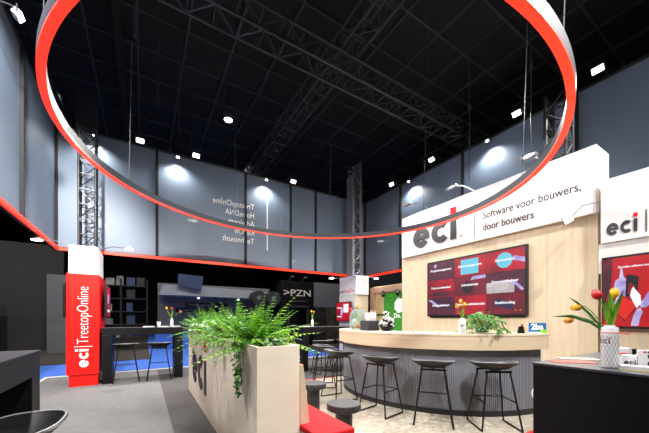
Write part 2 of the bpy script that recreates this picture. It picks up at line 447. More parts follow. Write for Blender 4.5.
# ---------------------------------------------------------------- ring lamp
RC = (2.187, 3.862); RR = 2.955; RZ = 3.30
rg = thing('ring_lamp', 'huge suspended ring lamp glowing red on its underside', 'lamp', (RC[0], RC[1], RZ))
MB().arcband(0, 0, RR-.027, RR+.035, 0, 2*PI, .0, .1, 160).build('housing', M['ringm'], rg, smooth=True)
MB().arcband(0, 0, RR-.028, RR+.034, 0, 2*PI, -.018, 0, 160).build('light_strip', M['led'], rg, smooth=True)
rg.rotation_euler = Vector((.0190, -.0232, 1)).to_track_quat('Z', 'Y').to_euler()
for k in range(8):
    q = 2*PI*k/8+.25
    tube([(RR*math.cos(q), RR*math.sin(q), .1), (RR*math.cos(q), RR*math.sin(q), CZ-RZ)], .005, 6).build('cable', M['grid'], rg)

# ---------------------------------------------------------------- floodlights
def aim(o, target):
    o.rotation_euler = (Vector(target)-o.location).to_track_quat('-Z', 'Y').to_euler()
def spot(loc, target, power, size=95, blend=.7, radius=.09, col=(1, .97, .93)):
    d = bpy.data.lights.new('lamp_or_fill_beam', 'SPOT'); d.energy = power; d.spot_size = R(size); d.spot_blend = blend
    d.shadow_soft_size = radius; d.color = col
    o = bpy.data.objects.new('lamp_or_fill_beam', d); COL.objects.link(o); o.location = loc; aim(o, target); return o
flood_proto = None
def flood(x, y, z, rz, label, power, target, group=None, size=100, sc=1):
    """a flood lamp: rz turns its local +Y toward where it shines"""
    global flood_proto
    if flood_proto is None:
        t = thing('floodlight', label, 'lamp', (x, y, z), rz, group); flood_proto = t
        tilt = Matrix.Rotation(R(-38), 4, 'X')
        hd = MB().box(-.085, .085, -.05, .03, -.055, .055)
        for k in range(5): hd.box(-.08, .08, -.075, -.05, -.045+k*.02, -.038+k*.02)
        hd.v = [tuple(tilt @ Vector(v)) for v in hd.v]; hd.build('lamp_head', M['trussl'], t, bevel=.006)
        ln = MB().box(-.075, .075, .03, .036, -.045, .045); ln.v = [tuple(tilt @ Vector(v)) for v in ln.v]
        ln.build('lens', M['lamp'], t)
        MB().tube([(-.1, 0, 0), (-.1, 0, .11), (.1, 0, .11), (.1, 0, 0)], .01, 6).build('yoke', M['blackm'], t)
        tube([(0, 0, .11), (0, -.1, .13), (0, -.43, .12)], .014, 6).build('bracket', M['blackm'], t)
    else:
        t = dup(flood_proto, (x, y, z), rz, label, group)
        if not group and 'group' in t: del t['group']
    t.scale = (sc,)*3
    if power:
        dirv = (Vector(target)-Vector((x, y, z))).normalized()
        spot(Vector((x, y, z))+dirv*.12, target, power, size)
    return t
ctr = (2.7, 4.2, .4)
PW = 720
flood(-.06, 8.2, 5.5, PI, 'floodlight above the back banner beside the left lattice column', PW, (1.2, 4.8, 0))
flood(1.16, 8.2, 5.5, PI, 'floodlight above the back banner left of the mirrored lettering', PW, (2, 4, 0))
flood(3.9, 8.2, 5.5, PI, 'floodlight above the back banner right of the mirrored lettering', PW, (3.2, 4.5, 0))
flood(-.93, 8.45, 5.46, PI, 'small floodlight on the rail right beside the left lattice column', 75, (-1, 8.62, 3.2), size=150, sc=.47)
flood(.76, 8.45, 5.46, PI, 'small floodlight on the rail over the pale notice board', 75, (.76, 8.62, 3.2), size=150, sc=.47)
flood(3.14, 8.45, 5.46, PI, 'small floodlight on the rail over the tall white line', 75, (3.2, 8.62, 3.2), size=150, sc=.47)
flood(6.6, 6.75, 5.5, PI/2, 'floodlight on the right rail nearest the back corner', PW, (3.5, 6, 0))
flood(6.6, 5.26, 5.58, PI/2, 'floodlight on the right rail over the big dark logo', PW, (3.2, 5, 0))
flood(6.6, 3.14, 5.56, PI/2, 'floodlight on the right rail inside the right edge of the ring', PW, (3.0, 3.0, 0))
flood(6.6, 1.86, 5.55, PI/2, 'floodlight on the right rail outside the ring at the upper right', PW, (2.8, 2.5, 0))
flood(6.85, 6.3, 5.46, PI/2, 'small floodlight close to the right banner near the back corner', 75, (7.0, 6.3, 3.2), size=150, sc=.47)
flood(6.85, 3.9, 5.46, PI/2, 'small floodlight close to the right banner above the wall lettering', 75, (7.0, 3.9, 3.2), size=150, sc=.47)
flood(-1.3, 5.06, 5.02, -PI/2, 'floodlight in the upper left corner of the picture', PW, (1.5, 5, 0), sc=.75)
flood(-1.1, 2.9, 5.46, -PI/2, 'added unseen floodlight brightening the left banner from outside the picture', 3200, (-1.75, 5.6, 3.9), size=62, sc=.9)  # added out of view to brighten the left mesh banner
flood(-1.3, 2.4, 5.4, -PI/2, 'floodlight on the left rail outside the picture', PW, (2.5, 3.5, 0))
flood(1.2, -1.0, 5.4, 0, 'floodlight on the front rail behind the viewer, left', PW*1.4, (2.0, 4, .6))
flood(4.4, -1.0, 5.4, 0, 'floodlight on the front rail behind the viewer, right', PW*1.5, (4.2, 4, .8))
# round downlight hanging in the middle of the ceiling
dl = thing('downlight', 'round downlight hanging alone in the middle of the dark ceiling', 'lamp', (2.08, 8.67, 7.0))
MB().lathe([(.10, .16), (.13, .12), (.13, 0), (.115, 0)], 20).build('lamp_head', M['trussl'], dl, smooth=True)
MB().lathe([(.11, .004), (.11, -.004)], 20).build('lens', M['lamp'], dl)
tube([(0, 0, .16), (0, 0, 1.0)], .012, 6).build('rod', M['blackm'], dl)
spot((2.08, 8.67, 6.95), (2.3, 6.5, 0), 200, 110)
# hall lamps seen through the mesh
for i, (x, y, z, lb) in enumerate(((.9, 12.5, 6.9, 'round hall lamp glimmering through the back mesh, high on its left'),
                                   (11.2, 12.3, 5.6, 'round hall lamp glimmering through the mesh at the back right corner'),
                                   (2.1, 16, 6.2, 'round hall lamp seen low through the back mesh under the ring'),
                                   (9.6, 20, 5.6, 'round hall lamp seen low through the mesh beside the grey column'))):
    t = thing('hall_lamp', lb, 'lamp', (x, y, z))
    MB().lathe([(.2, .1), (.26, .05), (.26, 0), (.22, 0)], 20).build('lamp_head', M['trussl'], t)
    MB().lathe([(.22, .002), (.22, -.006)], 20).build('lens', M['halllamp'], t)
    tube([(0, 0, .1), (0, 0, CZ-z)], .015, 6).build('rod', M['blackm'], t)
for x, y in ((-6, 12), (-2, 11), (2.5, 11), (7, 10.5), (-7, 8), (1, 17)):  # bare fill beams added to lift the dark hall, no lamps hang here
    spot((x, y, 7.6), (x, y+2.5, 0), 1000, 130, .9, .2)

# hoist rods
for x, y, lb in ((-.1, 5.2, 'thin hoist chain hanging left of the ring near the dark gauze'), (.25, 6.7, 'thin hoist rod hanging above the back banner, first right of the gauze'),
                 (.7, 7.4, 'thin hoist rod hanging above the back banner, second right of the gauze'), (6.3, 4.0, 'thin hoist rod hanging before the right banner over the fascia'),
                 (6.3, 2.75, 'thin hoist rod hanging beside the right lattice column')):
    t = thing('hoist_rod', lb, 'rod', (x, y, 5.45 if x < 3 else 4.4))
    zl = CZ-t.location.z
    tube([(0, 0, 0), (0, 0, zl)], .012, 6).build('rod', M['grid'], t)
    MB().lathe([(.02, 0), (.035, .03), (.035, .12), (.02, .15)], 10, (0, 0, zl*.45)).build('hook_block', M['grid'], t, smooth=True)

# ---------------------------------------------------------------- timber wall with fascia
ww = thing('timber_wall', 'light timber back wall behind the bar under a white fascia', 'wall panel', (5.67, 1.6, 0))
for i in range(6):
    u0 = i*.64
    box(0, .4, u0+.002, min(u0+.638, 3.84), 0, 2.84).build('plywood_panel', M['ply'], ww)
fs = box(-.07, .46, 0, 3.78, 2.84, 3.84).build('fascia', M['white'], ww, bevel=.004)
ed = MB()
for k in range(5): ed.box(-.02+k*.09, .02+k*.09, -.012, 0, 2.86, 3.82)
ed.build('edge_slats', M['plyp'], fs)
xe = eci(fs, (-.07, 4.99-1.6, 2.99), YN, ZP, .46, M['ink'], M['logored'], .03, .28)
text('trademark', 'TM', (-.07, 3.78-1.6, 2.99), YN, ZP, .06, M['ink'], fs)
box(-.074, -.07, 3.45-1.6-.006, 3.45-1.6+.006, 2.9, 3.72).build('divider_line', M['ink'], fs)
text('lettering', 'Software voor bouwers,', (-.07, 3.28-1.6, 3.23), YN, ZP, .2, M['inkthin'], fs, .003, width=1.50)
text('lettering', 'door bouwers', (-.07, 3.28-1.6, 3.00), YN, ZP, .2, M['inkthin'], fs, .003, width=.87)

# wall screen with nine tiles
tv = thing('wall_screen', 'large wall screen of nine red tiles mounted on the timber wall', 'screen', (5.66, 3.55, 1.36))
box(-.06, 0, -1.045, 1.045, 0, 1.23).build('bezel', M['frame'], tv, bevel=.004)
def on(o, poly, d, m, name, parent):   # polygon on the screen face; x runs right for the viewer
    return MB().prism(poly, (o[0], o[1], o[2]), YN, ZP, d, d+.0012).build(name, m, parent)
def rect(x0, x1, y0, y1): return [(x0, y0), (x1, y0), (x1, y1), (x0, y1)]
def circ(cx, cy, r, n=24): return [(cx+r*math.cos(2*PI*k/n), cy+r*math.sin(2*PI*k/n)) for k in range(n)]
TO = (-.06, 1.045, 0)
tiles = [['plum', 'red', 'red'], ['red', 'dred', 'plum'], ['plum', 'red', 'dred']]
names = [['Projectmanagement', 'Bouwmanagement', 'Klantcontact'], ['Uren en materieel', 'Administratie', 'Documentbeheer'], ['Voorraadbeheer', 'Financiële administratie', 'Boekhouding']]
for r_ in range(3):
    for c_ in range(3):
        x0 = .03+c_*.678; y0 = 1.2-(r_+1)*.39
        tl = on(TO, rect(x0, x0+.672, y0, y0+.384), .0005, S[tiles[r_][c_]], 'screen_tile', tv)
        if (r_, c_) == (0, 1): on(TO, rect(x0+.14, x0+.52, y0+.04, y0+.34), .002, S['cyan'], 'cyan_square', tl)
        if (r_, c_) == (0, 2):
            on(TO, circ(x0+.33, y0+.2, .14), .002, S['cyan'], 'cyan_disc', tl)
            on(TO, [(x0+.42, y0+.2), (x0+.67, y0+.12), (x0+.67, y0+.2), (x0+.5, y0+.26)], .002, S['lilac'], 'hand_image', tl)
        if (r_, c_) == (0, 0): on(TO, circ(x0+.2, y0+.31, .04), .002, S['lilac'], 'picture', tl)
        if (r_, c_) == (1, 0): on(TO, rect(x0, x0+.67, y0+.02, y0+.12), .002, S['dred'], 'band', tl)
        if (r_, c_) == (1, 1):
            on(TO, [(x0+.35, y0+.3), (x0+.66, y0+.32), (x0+.66, y0+.38), (x0+.4, y0+.37)], .002, S['lilac'], 'hand_image', tl)
            on(TO, circ(x0+.3, y0+.16, .12), .002, S['black'], 'picture', tl)
        if (r_, c_) == (1, 2):
            on(TO, rect(x0, x0+.5, y0, y0+.2), .002, S['pale'], 'picture', tl)
            on(TO, [(x0+.3, y0+.24), (x0+.52, y0+.2), (x0+.66, y0+.04), (x0+.62, y0+.02), (x0+.5, y0+.14)], .003, S['lilac'], 'hand_image', tl)
        if (r_, c_) == (2, 0): on(TO, [(x0, y0+.34), (x0+.1, y0+.34), (x0+.3, y0+.2), (x0+.28, y0+.16)], .002, S['lilac'], 'hand_image', tl)
        if (r_, c_) == (2, 2):
            on(TO, [(x0+.12, y0+.16), (x0+.45, y0+.08), (x0+.5, y0+.2), (x0+.17, y0+.3)], .002, S['navy'], 'picture', tl)
            for k in range(2): on(TO, circ(x0+.52+.08*k, y0+.07, .018), .002, S['orange'], 'dot', tl)
        text('caption', names[r_][c_], (-.064, 1.045-x0-.336, y0+.19), YN, ZP, .066, S['white'], tl, .0015, .002, 'CENTER')
hw = box(-.02, 0, -1.0, 1.0, -.03, 0).build('bottom_bracket', M['frame'], tv)

# small arm lamps
def armlamp(p, head, label, lit=0, target=None, face=(-1, 0)):
    """slim arm from p to head with a slab lamp"""
    t = thing('arm_lamp', label, 'lamp', p)
    h = Vector(head)-Vector(p)
    tube([(0, 0, 0), (h.x*.5, h.y*.5, h.z+.04), tuple(h)], .009, 6).build('arm', M['chrome'], t, smooth=True)
    if lit:
        MB().lathe([(.04, .05), (.085, .02), (.085, 0)], 16, tuple(h)).build('lamp_head', M['chrome'], t)
        MB().lathe([(.08, -.001), (.08, -.012)], 16, tuple(h)).build('lens', M['lamp'], t)
        spot(Vector(head)-Vector((0, 0, .03)), target, lit, 130, .8, .06)
    else:
        b = box(h.x-.05, h.x+.05, h.y-.11, h.y+.11, h.z-.02, h.z+.025).build('lamp_head', M['chrome'], t, bevel=.008)
        box(h.x-.04, h.x+.04, h.y-.1, h.y+.1, h.z-.024, h.z-.02).build('lens', M['gry'], t)
    return t
armlamp((5.6, 4.55, 3.84), (5.18, 4.8, 3.93), 'chrome arm lamp at the far left end of the fascia top', 0)
armlamp((5.6, 3.46, 3.84), (5.2, 3.67, 3.90), 'chrome arm lamp over the middle of the fascia', 0)
armlamp((5.6, 2.26, 3.86), (5.2, 2.3, 3.86), 'chrome arm lamp on the fascia beside the lattice column', 0)
for y in (4.8, 3.67, 2.3): spot((5.12, y, 3.86), (5.62, y, 3.3), 40, 150, .9, .08)
t = thing('arm_lamp', 'bright square lamp on an arm below the wall lettering, shining outward', 'lamp', (5.55, 1.56, 2.97))
hv = Vector((-.95, .03, -.40))
tube([(0, 0, 0), (-.5, .02, -.14), tuple(hv)], .009, 6).build('arm', M['chrome'], t, smooth=True)
rot = Vector((-.75, -.62, -.25)).to_track_quat('Z', 'Y').to_matrix() @ Matrix.Rotation(R(28), 3, 'Z')
for nm, bxm, mm in (('lamp_head', MB().box(-.05, .05, -.05, .05, -.03, 0), M['chrome']), ('lens', MB().box(-.044, .044, -.044, .044, .001, .005), M['lamp'])):
    bxm.v = [tuple(rot @ Vector(v)+hv) for v in bxm.v]; bxm.build(nm, mm, t)
spot((4.54, 1.53, 2.53), (2.6, .6, .2), 60, 130, .8, .06)

# ---------------------------------------------------------------- right panel with second screen
rp = thing('display_stand', 'white topped display panel at the right edge with a dark logo', 'wall panel', (5.58, 1.55, 0))
box(.02, .4, -3.0, 0, 0, 1.95).build('plywood_panel', M['ply'], rp)
box(.0, .4, -3.0, .02, 1.95, 2.37).build('white_panel', M['offwhite'], rp)
hd = box(-.03, .42, -3.0, -.012, 2.37, 3.26).build('header', M['white'], rp, bevel=.004)
eci(hd, (-.03, 1.475-1.55, 2.46), (0, -.72, 0), ZP, .17, M['ink'], M['logored'], .012, .28)
box(-.036, -.03, 1.09-1.55-.005, 1.09-1.55+.005, 2.43, 2.72).build('divider_line', M['ink'], hd)
tw = thing('wall_screen', 'red wall screen at the right edge showing hands with a phone', 'screen', (5.58, .62, 1.17))
box(-.06, 0, -.88, .9, 0, .99).build('bezel', M['frame'], tw, bevel=.004)
T2 = (-.06, .9, 0)
pn = on(T2, rect(.015, 1.76, .03, .96), .0005, S['bright'], 'screen_image', tw)
_on = on
def on(o, poly, d, m, name, parent): return _on(o, [(x*.7, y) for x, y in poly], d, m, name, parent)
on(T2, [(.015, .96), (.17, .96), (.14, .6), (.06, .35), (.12, .1), (.015, .1)], .0018, S['dred'], 'shadow_figure', pn)
on(T2, [(.19, .60), (.21, .66), (.26, .68), (.28, .82), (.30, .84), (.32, .70), (.36, .66), (.345, .62), (.37, .58), (.35, .54), (.37, .49), (.345, .45), (.355, .40), (.29, .33), (.23, .30), (.19, .34), (.22, .42), (.18, .48)], .002, S['lilac'], 'hand_image', pn)
on(T2, [(.16, .26), (.34, .10), (.53, .33), (.29, .46)], .0025, S['black'], 'tablet_image', pn)
on(T2, [(.175, .26), (.34, .115), (.515, .33), (.292, .445)], .0028, S['tablet'], 'tablet_screen', pn)
on(T2, [(.345, .44), (.505, .40), (.53, .69), (.365, .73)], .003, S['black'], 'phone_image', pn)
on(T2, [(.375, .47), (.44, .455), (.49, .56), (.40, .62)], .0035, S['red'], 'phone_screen', pn)
on(T2, [(.43, .52), (.455, .56), (.475, .53), (.55, .44), (.56, .34), (.50, .27), (.45, .36), (.41, .44)], .004, S['white'], 'hand_image', pn)
on(T2, [(.53, .33), (.60, .40), (.64, .47), (.72, .52), (.9, .56), (.9, .40), (.72, .36), (.62, .28), (.56, .28)], .0038, S['lilac'], 'hand_image', pn)
on(T2, [(.42, .04), (.52, .04), (.55, .16), (.58, .22), (.55, .28), (.50, .25), (.45, .16)], .0042, S['lilac'], 'hand_image', pn)
text('caption', 'De online software voor de bouw', (-.063, .9-.17, .82), YN, ZP, .04, S['white'], pn, .0015, .001, width=.42)

# ---------------------------------------------------------------- curved bar
BC = (4.85, 3.75); BR = 1.80
bar = thing('curved_bar', 'curved bar counter with grey slatted front and light timber top', 'counter', (BC[0], BC[1], 0))
A0, A1 = R(95), R(267)
MB().arcband(0, 0, BR-.12, BR-.02, A0, A1, .07, .89, 90).build('front', M['slat'], bar, smooth=True)
ribs = MB(); n = 210
for i in range(n):
    q = A0+(A1-A0)*(i+.5)/n; w = .0085; c_, s_ = math.cos(q), math.sin(q)
    vs = []
    for z in (.075, .885):
        for dr, dt in ((-.025, -w), (.0, -w*.7), (.0, w*.7), (-.025, w)):
            r0 = BR+dr; vs.append((r0*c_-dt*s_, r0*s_+dt*c_, z))
    ribs.add(vs, [(0, 1, 5, 4), (1, 2, 6, 5), (2, 3, 7, 6)])
ribs.build('slats', M['slat'], bar)
MB().arcband(0, 0, BR-.14, BR+.005, A0, A1, 0, .07, 90).build('kick_plate', M['slatd'], bar, smooth=True)
MB().arcband(0, 0, BR-.05, BR+.085, A0-R(1), A1+R(1), .89, 1.075, 90).build('apron', M['plyh'], bar, smooth=True)
MB().arcband(0, 0, BR-.62, BR+.09, A0-R(1), A1+R(1), 1.076, 1.1, 90).build('worktop', M['plytop'], bar, smooth=True)
MB().arcband(0, 0, BR-.60, BR-.58, A0, A1, 0, 1.075, 60).build('back_panel', M['ply'], bar, smooth=True)
q = A1; ep = MB(); ep.box(0, .30, -BR+.1, -BR+.14, .0, 1.07); ep.build('end_panel', M['plyp'], bar)
MB().prism([(0, .06), (.045, .12), (.065, .12), (.024, .06), (.065, 0), (.045, 0)], (-.33, -BR+.022, .22), XP, ZP, 0, .004).build('chevron_symbol', M['wtext'], bar)

# ---------------------------------------------------------------- bar stools
def make_stool(label, group):
    t = thing('bar_stool', label, 'stool', (0, 0, 0), 0, group)
    # local +Y faces the counter; low back at -Y
    nr, na = 7, 32; top = []; N_ = 2.6
    def sh(u, q):
        c_, s_ = math.cos(q), math.sin(q)
        k = (abs(c_)**N_+abs(s_)**N_)**(-1/N_)
        x, y = .245*u*k*c_, .215*u*k*s_
        e = u**2.6
        z = .70+e*(.088-.045*max(0, s_)**1.5+.012*max(0, -s_)**2)
        return (x, y, z)
    vs = [(0, 0, .70)]; fs = []
    for i in range(1, nr+1):
        for k in range(na): vs.append(sh(i/nr, 2*PI*k/na))
    for k in range(na): fs.append((0, 1+k, 1+(k+1) % na))
    for i in range(nr-1):
        for k in range(na):
            a = 1+i*na+k; b = 1+i*na+(k+1) % na; fs.append((a, a+na, b+na, b))
    o = MB().add(vs, fs).build('seat', M['shell'], t, smooth=True)
    sd = o.modifiers.new('thick', 'SOLIDIFY'); sd.thickness = .014; sd.offset = -1
    o.modifiers.move(len(o.modifiers)-1, 0)
    pts = [sh(1.0, 2*PI*k/48) for k in range(48)]
    MB().tube([(p[0], p[1], p[2]+.001) for p in pts+[pts[0]]], .0035, 5, False).build('rim_highlight', M['rim'], t, smooth=True)  # thin pale tube paints the light catching the shell edge
    MB().box(-.15, .15, -.13, -.1, .668, .69).box(-.15, .15, .1, .13, .668, .69).box(-.015, .015, -.13, .13, .668, .69).build('seat_bracket', M['blackm'], t)
    fx, fy = .225, .205
    for sx in (-1, 1):
        for sy in (-1, 1):
            tube([(sx*.13, sy*.115, .69), (sx*fx, sy*fy, .012)], .0105, 8).build('leg', M['blackm'], t, smooth=True)
        tube([(sx*fx, -fy, .011), (sx*fx, fy, .011)], .0105, 8).build('floor_bar', M['blackm'], t, smooth=True)
        k = .33; s_ = lambda a, b: a+(b-a)*(1-k/.69)
        fxk, fyk = s_(.13, fx), s_(.115, fy)
        tube([(sx*fxk, -fyk, k), (sx*fxk, fyk, k)], .009, 8).build('side_rung', M['blackm'], t, smooth=True)
    tube([(-fxk, fyk, k), (fxk, fyk, k)], .009, 8).build('footrest', M['blackm'], t, smooth=True)
    return t
def face(x, y, tx, ty): return math.atan2(ty-y, tx-x)-PI/2
G1, G2 = 'bar stools along the curved bar', 'stools at the black high tables'
st = make_stool('black bar stool at the curved bar, nearest the black block on the right', G1)
st.location = (3.62, 1.99, 0); st.rotation_euler.z = face(3.62, 1.99, *BC)
dup(st, (3.12, 2.47, 0), face(3.12, 2.47, *BC)+.05, 'black bar stool at the curved bar, below the yellow tulips', G1)
dup(st, (2.82, 3.11, 0), face(2.82, 3.11, *BC)-.1, 'black bar stool at the curved bar, below the dark box of cups', G1)
dup(st, (2.74, 4.02, 0), face(2.74, 4.02, *BC)+.12, 'black bar stool at the far left end of the bar, behind the round speckled stool', G1)
dup(st, (3.0, 4.92, 0), face(3.0, 4.92, *BC)+.1, 'bar stool half hidden behind the leftmost bar stool, near the red floor line', G1)
dup(st, (3.72, 6.12, 0), .1, 'stool in front of the far black table, just behind the bar end', G2)
dup(st, (4.45, 6.2, 0), -.15, 'rightmost stool before the far black table, seat partly behind the bar', G2)
dup(st, (-.30, 7.42, 0), .05, 'left stool at the black table beside the red kiosk', G2)
dup(st, (.30, 7.40, 0), -.05, 'right stool at the black table beside the red kiosk', G2)
dup(st, (-.56, 1.98, 0), PI/2, 'black shell stool in the lower left corner before the near table', G2)

# ---------------------------------------------------------------- black tables
def bridge(label, loc, L, W, h, th, rz=0, leg=.16):
    t = thing('high_table', label, 'table', loc, rz)
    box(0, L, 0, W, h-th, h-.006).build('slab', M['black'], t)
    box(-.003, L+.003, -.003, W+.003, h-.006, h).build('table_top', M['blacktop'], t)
    box(0, leg, 0, W, 0, h-th-.001).build('leg', M['black'], t, bevel=.003)
    box(L-leg, L, 0, W, 0, h-th-.001).build('leg', M['black'], t, bevel=.003)
    return t
T1 = bridge('black high table standing between the red kiosk and the planter', (-.70, 7.32, 0), 1.46, .62, 1.12, .15)
T2t = bridge('black high table behind the bar stools, below the dark lettered sign', (3.34, 6.48, 0), 1.9, .62, 1.1, .14)
T3 = bridge('big black high table cut off by the left edge', (-.57, .35, 0), 2.25, 1.2, 1.1, .15, PI/2)
blk = thing('display_block', 'black box counter in the lower right corner carrying the tulip vase', 'counter', (2.294, -1.19, 0))
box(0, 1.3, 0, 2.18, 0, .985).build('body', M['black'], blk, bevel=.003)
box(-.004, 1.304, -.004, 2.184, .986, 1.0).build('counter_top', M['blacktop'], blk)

# ---------------------------------------------------------------- kiosks
k1 = thing('kiosk', 'tall red kiosk tower with white cap and vertical lettering', 'kiosk', (-1.24, 7.3, 0))
box(.035, .48, .03, 1.0, 0, .22).build('plinth', M['red'], k1)
bd = box(0, .5, 0, 1.03, .225, 2.17).build('body', M['red'], k1, bevel=.004)
box(.03, .475, .03, 1.0, 2.17, 2.72).build('cap', M['white'], k1, bevel=.004)
dr = MB()
for a in ((.09, .1, .8, 1.96), (.4, .41, .8, 1.96), (.09, .41, 1.95, 1.96)): dr.box(a[0], a[1], -.003, 0, a[2], a[3])
dr.build('door_seam', mat('deep_red', (170, 14, 10), .5), bd)
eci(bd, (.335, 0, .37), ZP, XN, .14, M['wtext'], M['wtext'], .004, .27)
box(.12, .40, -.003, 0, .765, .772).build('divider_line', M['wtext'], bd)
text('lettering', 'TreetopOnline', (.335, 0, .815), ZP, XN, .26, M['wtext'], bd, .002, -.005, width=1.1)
for sx, lb in ((-1, 'dark screen on the left side of the red kiosk'), (1, 'pinkish red screen on the right side of the red kiosk')):
    x0 = -1.24 if sx < 0 else -.74
    s_ = thing('side_screen', lb, 'screen', (x0, 7.95, 1.33))
    w = sorted((sx*.002, sx*.06)); box(w[0], w[1], -.12, .12, .2, .45).build('wall_mount', M['blackm'], s_)
    w = sorted((sx*.06, sx*.1)); box(w[0], w[1], -.35, .35, 0, .68).build('bezel', M['frame'], s_, bevel=.003)
    w = sorted((sx*.1005, sx*.102)); pnl = box(w[0], w[1], -.33, .33, .025, .655).build('screen_image', S['red'], s_)
    w = sorted((sx*.102, sx*.104)); box(w[0], w[1], -.2, .05, .3, .5).build('picture', S['lilac'], pnl)
    box(w[0], w[1], -.25, .2, .12, .17).build('caption_bar', S['white'], pnl)
k2 = thing('kiosk', 'white and timber kiosk in the far corner behind the glass jar', 'kiosk', (5.9, 7.66, 0))
box(.0, .5, 0, .93, 0, 2.08).build('body', M['ply'], k2, bevel=.003)
box(-.012, -.001, -.012, .95, .0, 2.1).build('white_cladding', M['offwhite'], k2)
c_ = box(-.03, .5, -.03, .9, 2.1, 2.72).build('cap', M['white'], k2, bevel=.004)
eci(c_, (-.03, .86, 2.18), YN, ZP, .09, M['ink'], M['logored'], .004)
text('lettering', 'KeyOn', (-.03, .6, 2.18), YN, ZP, .17, M['logored'], c_, .002, width=.5)
s2 = thing('side_screen', 'small red screen on the corner kiosk behind the orange tulips', 'screen', (5.87, 8.22, 1.22))
box(-.05, .01, -.1, .1, .2, .45).build('wall_mount', M['blackm'], s2)
box(-.09, -.05, -.42, .42, 0, .66).build('bezel', M['frame'], s2)
p2 = box(-.092, -.0905, -.4, .4, .02, .64).build('screen_image', S['red'], s2)
box(-.094, -.092, -.3, -.02, .3, .58).build('picture', S['white'], p2)
box(-.0945, -.092, .02, .15, .22, .46).build('picture', S['lilac'], p2)
box(-.0945, -.092, .08, .36, .44, .48).build('caption_bar', S['white'], p2)
box(-.0945, -.092, .08, .36, .14, .18).build('caption_bar', S['white'], p2)
for p, h, lb in (((-1.16, 7.5, 2.72), (-1.62, 7.2, 2.72), 'white arm lamp on the left of the red kiosk cap'), ((-.78, 7.6, 2.72), (-.25, 7.35, 2.75), 'white arm lamp on the right of the red kiosk cap'),
                 ((5.9, 8.2, 2.72), (5.2, 8.05, 2.62), 'white arm lamp on the left of the corner kiosk'), ((6.38, 7.7, 2.72), (6.66, 7.55, 2.66), 'white arm lamp on the right of the corner kiosk')):
    armlamp(p, h, lb, 18, (h[0]*.6+p[0]*.4, h[1]-.2, 0))

# ---------------------------------------------------------------- alcove with moss wall
al = thing('alcove_wall', 'pinkish timber framed alcove with a moss wall left of the bar wall', 'wall panel', (6.75, 5.9, 0))
box(.05, .12, .0, 2.0, 0, 2.4).build('back_panel', M['beige'], al)
fr = MB(); fr.box(-.06, .05, 1.82, 2.0, 0, 2.36); fr.box(-.06, .05, 0, 1.82, 2.18, 2.36)
fr.build('frame', M['pinkwood'], al)
ms = box(0, .05, .02, 1.38, .7, 2.14).build('moss_panel', M['grass'], al)
bl = MB()
for k in range(7): 
    q = 2*PI*k/7; bl.prism(circ(.75+.12*math.cos(q)-.05, 1.72+.14*math.sin(q), .1), (0, 1.38, 0), YN, ZP, .003+k*.0004, .014)
bl.prism(circ(.70, 1.72, .12), (0, 1.38, 0), YN, ZP, .002, .016)
bl.build('white_flower_logo', M['wtext'], ms)
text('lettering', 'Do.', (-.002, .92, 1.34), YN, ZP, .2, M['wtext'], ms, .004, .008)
box(0, .05, 1.4, 1.8, 1.42, 1.46).build('shelf', M['black'], al)
for y, lb in ((1.25, 'black clip lamp at the left of the moss wall'), (.62, 'black clip lamp at the right of the moss wall')):
    t = thing('clip_lamp', lb, 'lamp', (6.69, 5.9+y, 2.16))
    tube([(0, 0, 0), (-.1, .02, -.02)], .012, 6).build('arm', M['blackm'], t)
    MB().tube([(-.06, .06, .02), (-.16, -.08, -.12)], .055, 12).build('lamp_head', M['blackm'], t, smooth=True)

# ---------------------------------------------------------------- planter
pl = thing('planter', 'long pale plywood planter box with a black logo on its side', 'planter', (.72, 2.13, 0))
pb = MB(); PWd, PL_, PH = .35, 3.85, 1.09
pb.box(0, .03, 0, PL_, 0, PH); pb.box(PWd-.03, PWd, 0, PL_, 0, PH); pb.box(.03, PWd-.03, 0, .03, 0, PH); pb.box(.03, PWd-.03, PL_-.03, PL_, 0, PH); pb.box(.03, PWd-.03, .03, PL_-.03, 0, .05)
pb.build('box', M['plyp'], pl)
box(.031, PWd-.031, .031, PL_-.031, .9, 1.03).build('soil', M['soil'], pl)
lg = thing('x', 'x', 'x'); bpy.data.objects.remove(lg)
eci(pl, (-.0, 3.33, .27), YN, ZP, .5, M['inkthin'], M['logored'], .006, .32)

# bench
bn = thing('bench', 'low white bench with red cushion against the planter', 'bench', (1.075, 1.86, 0))
box(0.0, .32, .0, 3.6, 0, .40).build('base', M['offwhite'], bn, bevel=.003)
box(-.0, .34, -.01, 3.6, .401, .45).build('cushion', M['redcloth'], bn, bevel=.012)
bb = MB(); bb.prism([(.0, .452), (.085, .452), (.03, .93), (.0, .93)], (0, .29, 0), XP, ZP, 0, .02)
bb.v = [(v[0], v[1], v[2]) for v in bb.v]
bb.build('side_board', M['ply'], bn)
MB().prism([(.0, .452), (.097, .452), (.04, .93), (.0, .93)], (0, 3.6, 0), XP, ZP, 0, 3.308).build('backrest', M['redcloth'], bn)

# round speckled stools
def roundstool(x, y, label):
    t = thing('round_stool', label, 'stool', (x, y, 0))
    MB().lathe([(.155, .395), (.168, .402), (.17, .41), (.17, .45), (.165, .458)], 40).build('top_rim', M['speck'], t, smooth=True)
    MB().lathe([(.160, .456), (.160, .462)], 40).build('seat', M['stooltop'], t)
    MB().lathe([(.085, .02), (.085, .394)], 28).build('pillar', M['speck'], t, smooth=True)
    MB().lathe([(.13, 0), (.13, .03)], 32).build('foot', M['speck'], t, smooth=True)
roundstool(1.71, 2.42, 'round speckled black stool right beside the red bench')
roundstool(1.91, 3.40, 'round speckled black stool farther back, behind the ivy')

